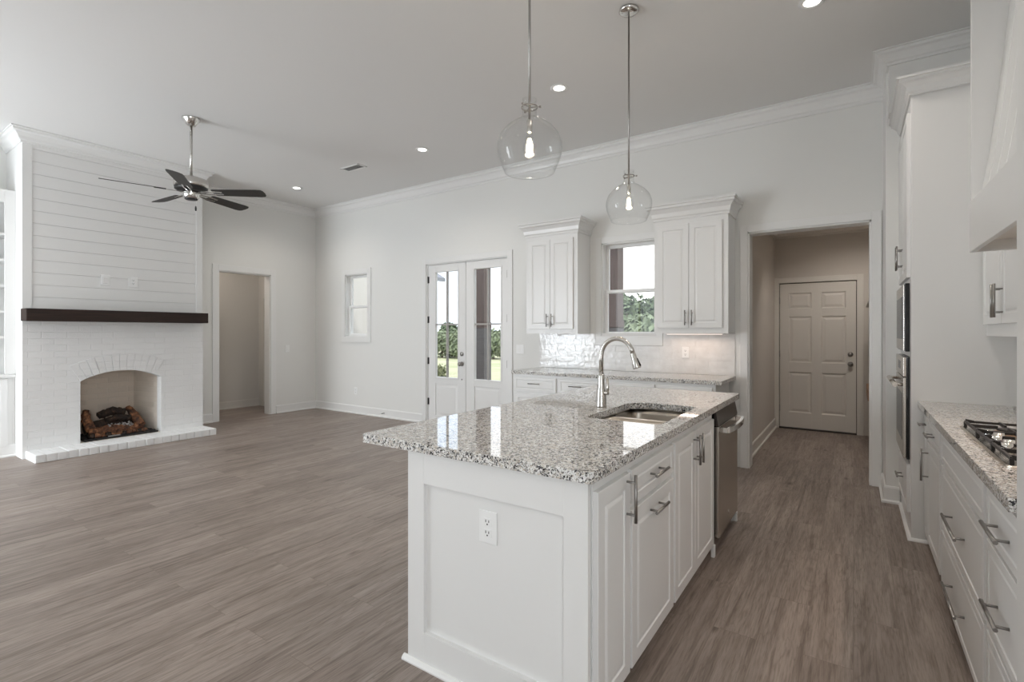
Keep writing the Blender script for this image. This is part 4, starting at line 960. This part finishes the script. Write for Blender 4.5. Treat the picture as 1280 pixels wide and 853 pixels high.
sw = MB().lathe([(0, 2.786), (.075, 2.786), (.078, 2.765), (.072, 2.725), (.06, 2.712), (0, 2.712)], FCX, FCY, 28).build('switch_housing', 'polished_nickel', t)
MB().lathe([(0, 2.713), (.06, 2.713), (.055, 2.702), (0, 2.70)], FCX, FCY, 28).build('bottom_cap', 'fan_dark', sw)
mb = MB(); mb.tube([(FCX+.07, FCY+.006, 2.735), (FCX+.08, FCY+.008, 2.62)], .0008, 6); mb.build('pull_chain', 'handle_metal', sw)
MB().lathe([(0, 2.63), (.006, 2.625), (.0085, 2.60), (.0065, 2.58), (0, 2.578)], FCX+.08, FCY+.008, 10).build('chain_pull', 'fan_dark', sw)
for k in range(5):
    ang = math.radians(38.2+72*k); ca, sa = math.cos(ang), math.sin(ang); tilt = math.radians(-13)
    def bp(r, s, h=0): return (FCX+r*ca-s*math.cos(tilt)*sa, FCY+r*sa+s*math.cos(tilt)*ca, 2.778+s*math.sin(tilt)+h)
    ol = [(.215, -.052), (.23, -.06), (.66, -.073), (.705, -.066), (.722, -.045), (.728, 0), (.722, .045), (.705, .066), (.66, .073), (.23, .06), (.215, .052)]
    mb = MB(); mb.rings([[bp(r, s, -.003) for r, s in ol], [bp(r, s, .003) for r, s in ol]]); bl = mb.build('blade', 'fan_blade', t)
    mb = MB()
    for s in (-1, 1):
        mb.rings([[bp(r, s*c+w, -.0095+.0) for w in (-.008, .008)]+[bp(r, s*c+w, -.0035) for w in (.008, -.008)] for r, c in ((.075, .012), (.14, .022), (.21, .030), (.31, .018))])
    mb.build('blade_iron', 'nickel', bl)

# ------------------------------------------------------------------ pendants
def pendant(px_, py_, label):
    t = thing('pendant_light', (px_, py_, ZC), label, 'pendant light', 'glass pendants over the island')
    MB().lathe([(0, ZC-.001), (.064, ZC-.001), (.066, ZC-.012), (.055, ZC-.022), (.02, ZC-.032), (0, ZC-.033)], px_, py_, 28).build('canopy', 'polished_nickel', t)
    MB().tube([(px_, py_, ZC-.03), (px_, py_, 2.345)], .0058, 12).build('rod', 'handle_metal', t)
    out = [(.034, 2.445), (.0335, 2.41), (.034, 2.375), (.044, 2.355), (.075, 2.338), (.11, 2.312), (.138, 2.278), (.151, 2.24), (.153, 2.215), (.148, 2.18), (.135, 2.145), (.122, 2.118), (.1175, 2.106)]
    prof = out+[(r-.0028, z+(.0 if i else .002)) for i, (r, z) in enumerate(out[::-1])]
    mb = MB(); mb.lathe(prof, px_, py_, 48, closed=True); sh = mb.build('glass_shade', 'pendant_glass', t)
    mb = MB()
    mb.lathe([(.036, 2.405), (.039, 2.405), (.039, 2.411), (.036, 2.411)], px_, py_, 24, closed=True)
    for k in range(3):
        a = math.radians(25+120*k); ca, sa = math.cos(a), math.sin(a)
        mb.tube([(px_+.006*ca, py_+.006*sa, 2.408), (px_+.05*ca, py_+.05*sa, 2.408)], .002, 8); mb.tube([(px_+.046*ca, py_+.046*sa, 2.408), (px_+.055*ca, py_+.055*sa, 2.408)], .0055, 10)
    mb.build('thumb_screw_collar', 'handle_metal', t)
    MB().lathe([(0, 2.352), (.010, 2.350), (.0135, 2.345), (.0135, 2.292), (.012, 2.288), (0, 2.288)], px_, py_, 20).build('socket', 'nickel', t)
    bu = [(.009, 2.289), (.012, 2.28), (.022, 2.258), (.029, 2.232), (.030, 2.215), (.026, 2.195), (.014, 2.180), (.0, 2.176)]
    mb = MB(); mb.lathe(bu, px_, py_, 24); b_ = mb.build('bulb', 'pendant_glass', t)
    mb = MB()
    for k in range(4):
        a = math.pi/4+math.pi/2*k; mb.tube([(px_+.006*math.cos(a), py_+.006*math.sin(a), 2.262), (px_+.012*math.cos(a), py_+.012*math.sin(a), 2.232), (px_+.006*math.cos(a), py_+.006*math.sin(a), 2.205)], .002, 6)
    mb.build('filament', 'bulb_filament', b_)
    l = add_light('pendant_bulb_light', 'POINT', (0, 0, 2.235-ZC), (0, 0, 0), 5, (1, .82, .62), shadow_soft_size=.02); l.parent = t
    return t
pendant(-1.251, 1.985, 'clear glass pendant nearer the viewer, hanging over the near end of the island')
pendant(-1.251, 3.237, 'clear glass pendant farther away, hanging over the sink end of the island')

# ------------------------------------------------------------------ downlights and vent
def downlight():
    t = thing('recessed_downlight', (0, 0, ZC), '', 'ceiling light', 'recessed ceiling downlights')
    MB().lathe([(.048, ZC-.0005), (.080, ZC-.0005), (.080, ZC-.004), (.06, ZC-.007), (.05, ZC-.004)], 0, 0, 28, closed=True).build('trim_ring', 'plate_white', t)
    MB().lathe([(0, ZC-.0035), (.0505, ZC-.0035), (.0505, ZC-.001), (0, ZC-.001)], 0, 0, 28).build('lens', 'lamp_lens', t)
    for ob in t.children: ob.location = (0, 0, -ZC+ZC)
    l = add_light('downlight_beam', 'SPOT', (0, 0, -.02), (0, 0, 0), 37, (1, .93, .85), spot_size=math.radians(140), spot_blend=.9, shadow_soft_size=.05); l.parent = t
    return t
dl0 = None
for x, y, lab in ((-6.938, 4.434, 'recessed downlight in the far left corner of the ceiling past the fan'), (-4.242, 4.341, 'recessed downlight in the ceiling in front of the glazed doors'),
                  (-2.165, 3.929, 'recessed downlight between the two glass pendants'), (-.226, 3.836, 'recessed downlight at the top edge of the view above the aisle'),
                  (.05, 1.9, 'recessed downlight above the near end of the cooktop aisle'), (-1.6, -.6, 'recessed downlight behind the viewpoint'), (-4.24, .2, 'recessed downlight above the living area in front of the fireplace'), (-6.7, .4, 'recessed downlight above the bookcase left of the fireplace')):  # these four are out of view, added to brighten aisle and living area
    if dl0 is None: dl0 = downlight(); o = dl0
    else: o = copy_tree(dl0)
    o.location = (x, y, ZC); o['label'] = lab
t = thing('ceiling_vent', (-5.46, 4.305, ZC), 'white rectangular air vent in the ceiling', 'vent')
mb = MB(); vx, vy = .18, .075
for q in ((-vx, vx, -vy, -vy+.02), (-vx, vx, vy-.02, vy), (-vx, -vx+.02, -vy, vy), (vx-.02, vx, -vy, vy)): mb.box(-5.46+q[0], -5.46+q[1], 4.305+q[2], 4.305+q[3], ZC-.008, ZC-.0005, .001)
mb.build('frame', 'plate_white', t)
MB().box(-5.46-vx+.018, -5.46+vx-.018, 4.305-vy+.018, 4.305+vy-.018, ZC-.002, ZC-.0008).build('backing', 'slot_dark', t)
mb = MB()
for k in range(7):
    y = 4.305-vy+.026+k*.0165; mb.rings([[(x, y, ZC-.0075), (x, y+.012, ZC-.003), (x, y+.0135, ZC-.0035), (x, y+.0015, ZC-.008)] for x in (-5.46-vx+.02, -5.46+vx-.02)])
mb.build('louvre', 'plate_white', t)

for lab, x, y, z, e in (('flush dome ceiling lamp of the side hall', -8.55, 3.6, 2.75, 14), ('flush dome ceiling lamp of the rear entry', .1, 6.7, 2.85, 9), ('flush dome ceiling lamp of the room behind the side hall', -8.6, 6.1, 2.75, 20)):  # unseen lamps, added to brighten the side hall and rear entry
    t = thing('flush_ceiling_lamp', (x, y, z), lab, 'ceiling light')
    MB().lathe([(0, z-.001), (.15, z-.001), (.15, z-.02), (0, z-.02)], x, y, 28).build('rim', 'nickel', t)
    MB().lathe([(.14, z-.02), (.12, z-.05), (.07, z-.075), (0, z-.083)], x, y, 28).build('dome', 'plate_white', t)
    if x > 0: add_light('lamp_light', 'SPOT', (x, y, z-.10), (math.radians(22), 0, 0), 62, (1, .93, .85), spot_size=math.radians(125), spot_blend=.8, shadow_soft_size=.1)
    else: add_light('lamp_light', 'POINT', (x, y, z-.16), (0, 0, 0), e, (1, .9, .8), shadow_soft_size=.1)
# ------------------------------------------------------------------ coat bench at the right of the rear entry
t = thing('entry_bench', (.4, 7.0, 0), 'built-in coat bench with wooden seat edge right of the rear entry door', 'bench')
MB().box(.155, .94, 6.35, 6.37, 0, 2.1).build('near_end_panel', 'mud_trim', t); MB().box(.155, .94, 7.55, 7.57, 0, 2.1).build('far_end_panel', 'mud_trim', t)
MB().box(.16, .94, 6.37, 7.55, 0, .60).build('base', 'mud_trim', t); MB().box(.128, .94, 6.72, 7.55, .602, .725, .006).build('seat', 'bench_wood', t)
MB().box(.125, .94, 6.0, 7.6, 1.66, 1.685, .003).build('shelf', 'mud_trim', t)

# ------------------------------------------------------------------ outside
def ground():
    mb = MB(); n = 24; b = mb.b
    xs = [-120+240*i/n for i in range(n+1)]; ys = [YB+T+.02, 9.0, 11, 14, 20, 30, 45, 70, 110, 160]
    zf = lambda y: -.16-.95*min(1, max(0, (y-9)/28))
    gv = [[b.verts.new((x, y, zf(y)+(.05*math.sin(x*.7+y) if y > 9 else 0))) for x in xs] for y in ys]
    for j in range(len(ys)-1):
        for i in range(n): b.faces.new((gv[j][i], gv[j][i+1], gv[j+1][i+1], gv[j+1][i])).smooth = True
    o = mb.build('lawn', 'meadow'); o['kind'] = 'structure'; o['label'] = 'pale grass field outside the windows'
ground()
struct(MB().box(-8.4, XM0-.11, YB+T+.03, 8.35, -.15, -.03).build('porch_slab', 'concrete'), 'concrete porch floor outside the glazed doors')
for lab, x, y in (('brown porch column seen through the glazed doors', -5.95, 7.75), ('brown porch column seen through the window over the counter', -3.32, 7.9)):
    t = thing('porch_column', (x, y, -.03), lab, 'column'); hw = .108 if x < -4 else .125
    MB().box(x-hw, x+hw, y-hw, y+hw, 1.545, 3.1, .004).build('wood_post', 'column_wood', t)
    MB().box(x-hw-.004, x+hw+.004, y-hw-.004, y+hw+.004, -.03, 1.43, .004).build('brick_pier', 'column_brick', t)
    MB().box(x-hw-.012, x+hw+.012, y-hw-.012, y+hw+.012, 1.43, 1.545, .006).build('cap', 'column_wood', t)
struct(MB().box(-6.3, -2.9, 7.6, 8.05, 3.1, 3.4).build('porch_beam', 'column_wood'), 'beam on the porch columns')
# neighbouring wing with white siding
t = thing('house_wing', (-13.8, 9, -.2), 'white sided wing of the house with dark roof outside on the left', 'building')
WX, WY0, WY1, WXF = -10.75, 6.2, 11.4, -17.0
mb = MB()
for k in range(18): z = -.2+k*.18; mb.rings([[(x, y, z) for x, y in ((WXF, WY0), (WX, WY0), (WX, WY1), (WXF, WY1))], [(x, y, z+.18) for x, y in ((WXF, WY0+.018), (WX-.018, WY0+.018), (WX-.018, WY1-.018), (WXF, WY1-.018))]])
mb.build('wall', 'siding', t)
mb = MB(); e = .3; z0 = 3.02; xr = (WXF+WX)/2
mb.rings([[(WX+e, y, z0-.12), (WX+e, y, z0), (xr, y, z0+1.9), (WXF-e, y, z0), (WXF-e, y, z0-.12), (xr, y, z0+1.78)] for y in (WY0-e, WY1+e)]); mb.build('roof', 'roofing', t)
mb = MB(); mb.rings([[(x, y, z) for x, z in ((WX, z0-.02), (xr, z0+1.76), (WXF, z0-.02))] for y in (WY0+.02, WY0+.1)]); mb.build('gable', 'siding', t)
# trees and shrub: trunk and a crown of many small leaf sprays
def crown_mesh(cx, cy, cz, rx, ry, rz, n, leaf, rnd):
    mb = MB(); b = mb.b; lobes = [(0, 0, 0, 1)]+[(rnd.uniform(-.6, .6), rnd.uniform(-.6, .6), rnd.uniform(-.5, .6), rnd.uniform(.4, .65)) for _ in range(9)]
    for i in range(n):
        l = rnd.choice(lobes); v = Vector((rnd.gauss(0, 1), rnd.gauss(0, 1), rnd.gauss(0, 1))).normalized()*(l[3]*rnd.uniform(.72, 1.02))
        p = Vector((cx+(l[0]+v.x)*rx*.75, cy+(l[1]+v.y)*ry*.75, cz+(l[2]+v.z)*rz*.75)); s = leaf*rnd.uniform(.6, 1.3)
        u = Vector((rnd.gauss(0, 1), rnd.gauss(0, 1), rnd.gauss(0, 1))).normalized(); w = u.cross(v.normalized()+Vector((.01, 0, .02))).normalized()
        q = w.cross(u)*.4
        pts = [p-u*s, p-w*s*.55+q*s*.3, p+u*s, p+w*s*.55+q*s*.3]
        vs = [b.verts.new(x) for x in pts]; b.faces.new((vs[0], vs[1], vs[2])); b.faces.new((vs[0], vs[2], vs[3]))
    return mb
def tree(name, x, y, zb, h, r, mat, label, cat='tree', group=None, seed=1, n=2600, leaf=.16, trunk=True):
    rnd = random.Random(seed); t = thing(name, (x, y, zb), label, cat, group)
    crown_mesh(x, y, zb+h*.5, r, r, h*.56, n, leaf, rnd).build('foliage', mat, t, recalc=False)
    mb = MB(); mb.tube([(x, y, zb-.1), (x+.03*h/4, y, zb+h*.3), (x-.02*h, y, zb+h*.75)], [.03*h, .024*h, .006*h], 9)
    for k in range(4):
        a = k*1.7+seed; mb.tube([(x, y, zb+h*(.28+.08*k)), (x+r*.55*math.cos(a), y+r*.55*math.sin(a), zb+h*(.5+.08*k))], [.012*h, .004*h], 6)
    mb.build('trunk' if trunk else 'stem', 'bark', t); return t
k = 0
for d_, tx, hh, rr, mt, lab in (
    (34, -.955, 2.9, 1.7, 'leaf_deep', 'tree in the left pane of the left glazed door, far left of the tree line'), (33, -.905, 2.8, 1.7, 'leaf_light', 'pale green tree left of the bar in the left glazed door'),
    (35, -.862, 3.5, 1.7, 'leaf_deep', 'tallest tree right of the bar in the left glazed door'), (33, -.82, 2.8, 1.7, 'leaf_light', 'pale tree at the right edge of the left glazed door'),
    (35, -.775, 3.1, 1.7, 'leaf_deep', 'tree just left of the porch column in the right glazed door'), (34, -.735, 2.9, 1.7, 'leaf_light', 'tree just right of the porch column in the right glazed door'),
    (35, -.70, 3.2, 1.7, 'leaf_deep', 'tree at the right edge of the right glazed door')):
    k += 1; tree('leafy_tree', tx*d_, d_, -1.1, hh, rr, mt, lab, group='trees beyond the field', seed=k, n=3000, leaf=.2)
for d_, tx, hh, rr, mt, lab in ((24, -.392, 4.5, 2.3, 'leaf_deep', 'round leafy tree seen in the lower sash of the window over the counter'), (21, -.335, 3.2, 1.5, 'leaf_light', 'paler leafy tree at the right in the window over the counter'),
                               (25, -.345, 4.3, 2.2, 'leaf_deep', 'dark tree behind the pale tree in the window over the counter')):
    k += 1; tree('leafy_tree', tx*d_, d_, -.75, hh, rr, mt, lab, group='trees near the kitchen window', seed=k, n=8000, leaf=.17)
for k2 in range(2): tree('leafy_tree', (-.40+.07*k2)*17, 17, -.5, 1.25, 1.1, 'leaf_shrub', ('low yellow green bush at the left below the tree in the window over the counter', 'low yellow green bush at the right below the tree in the window over the counter')[k2], 'bush', seed=30+k2, n=1600, leaf=.12, trunk=False)
tree('leafy_shrub', -7.34, 8.05, -.1, .85, .16, 'leaf_shrub', 'yellow green shrub outside low behind the left glazed door', 'shrub', seed=50, n=500, leaf=.06, trunk=False)
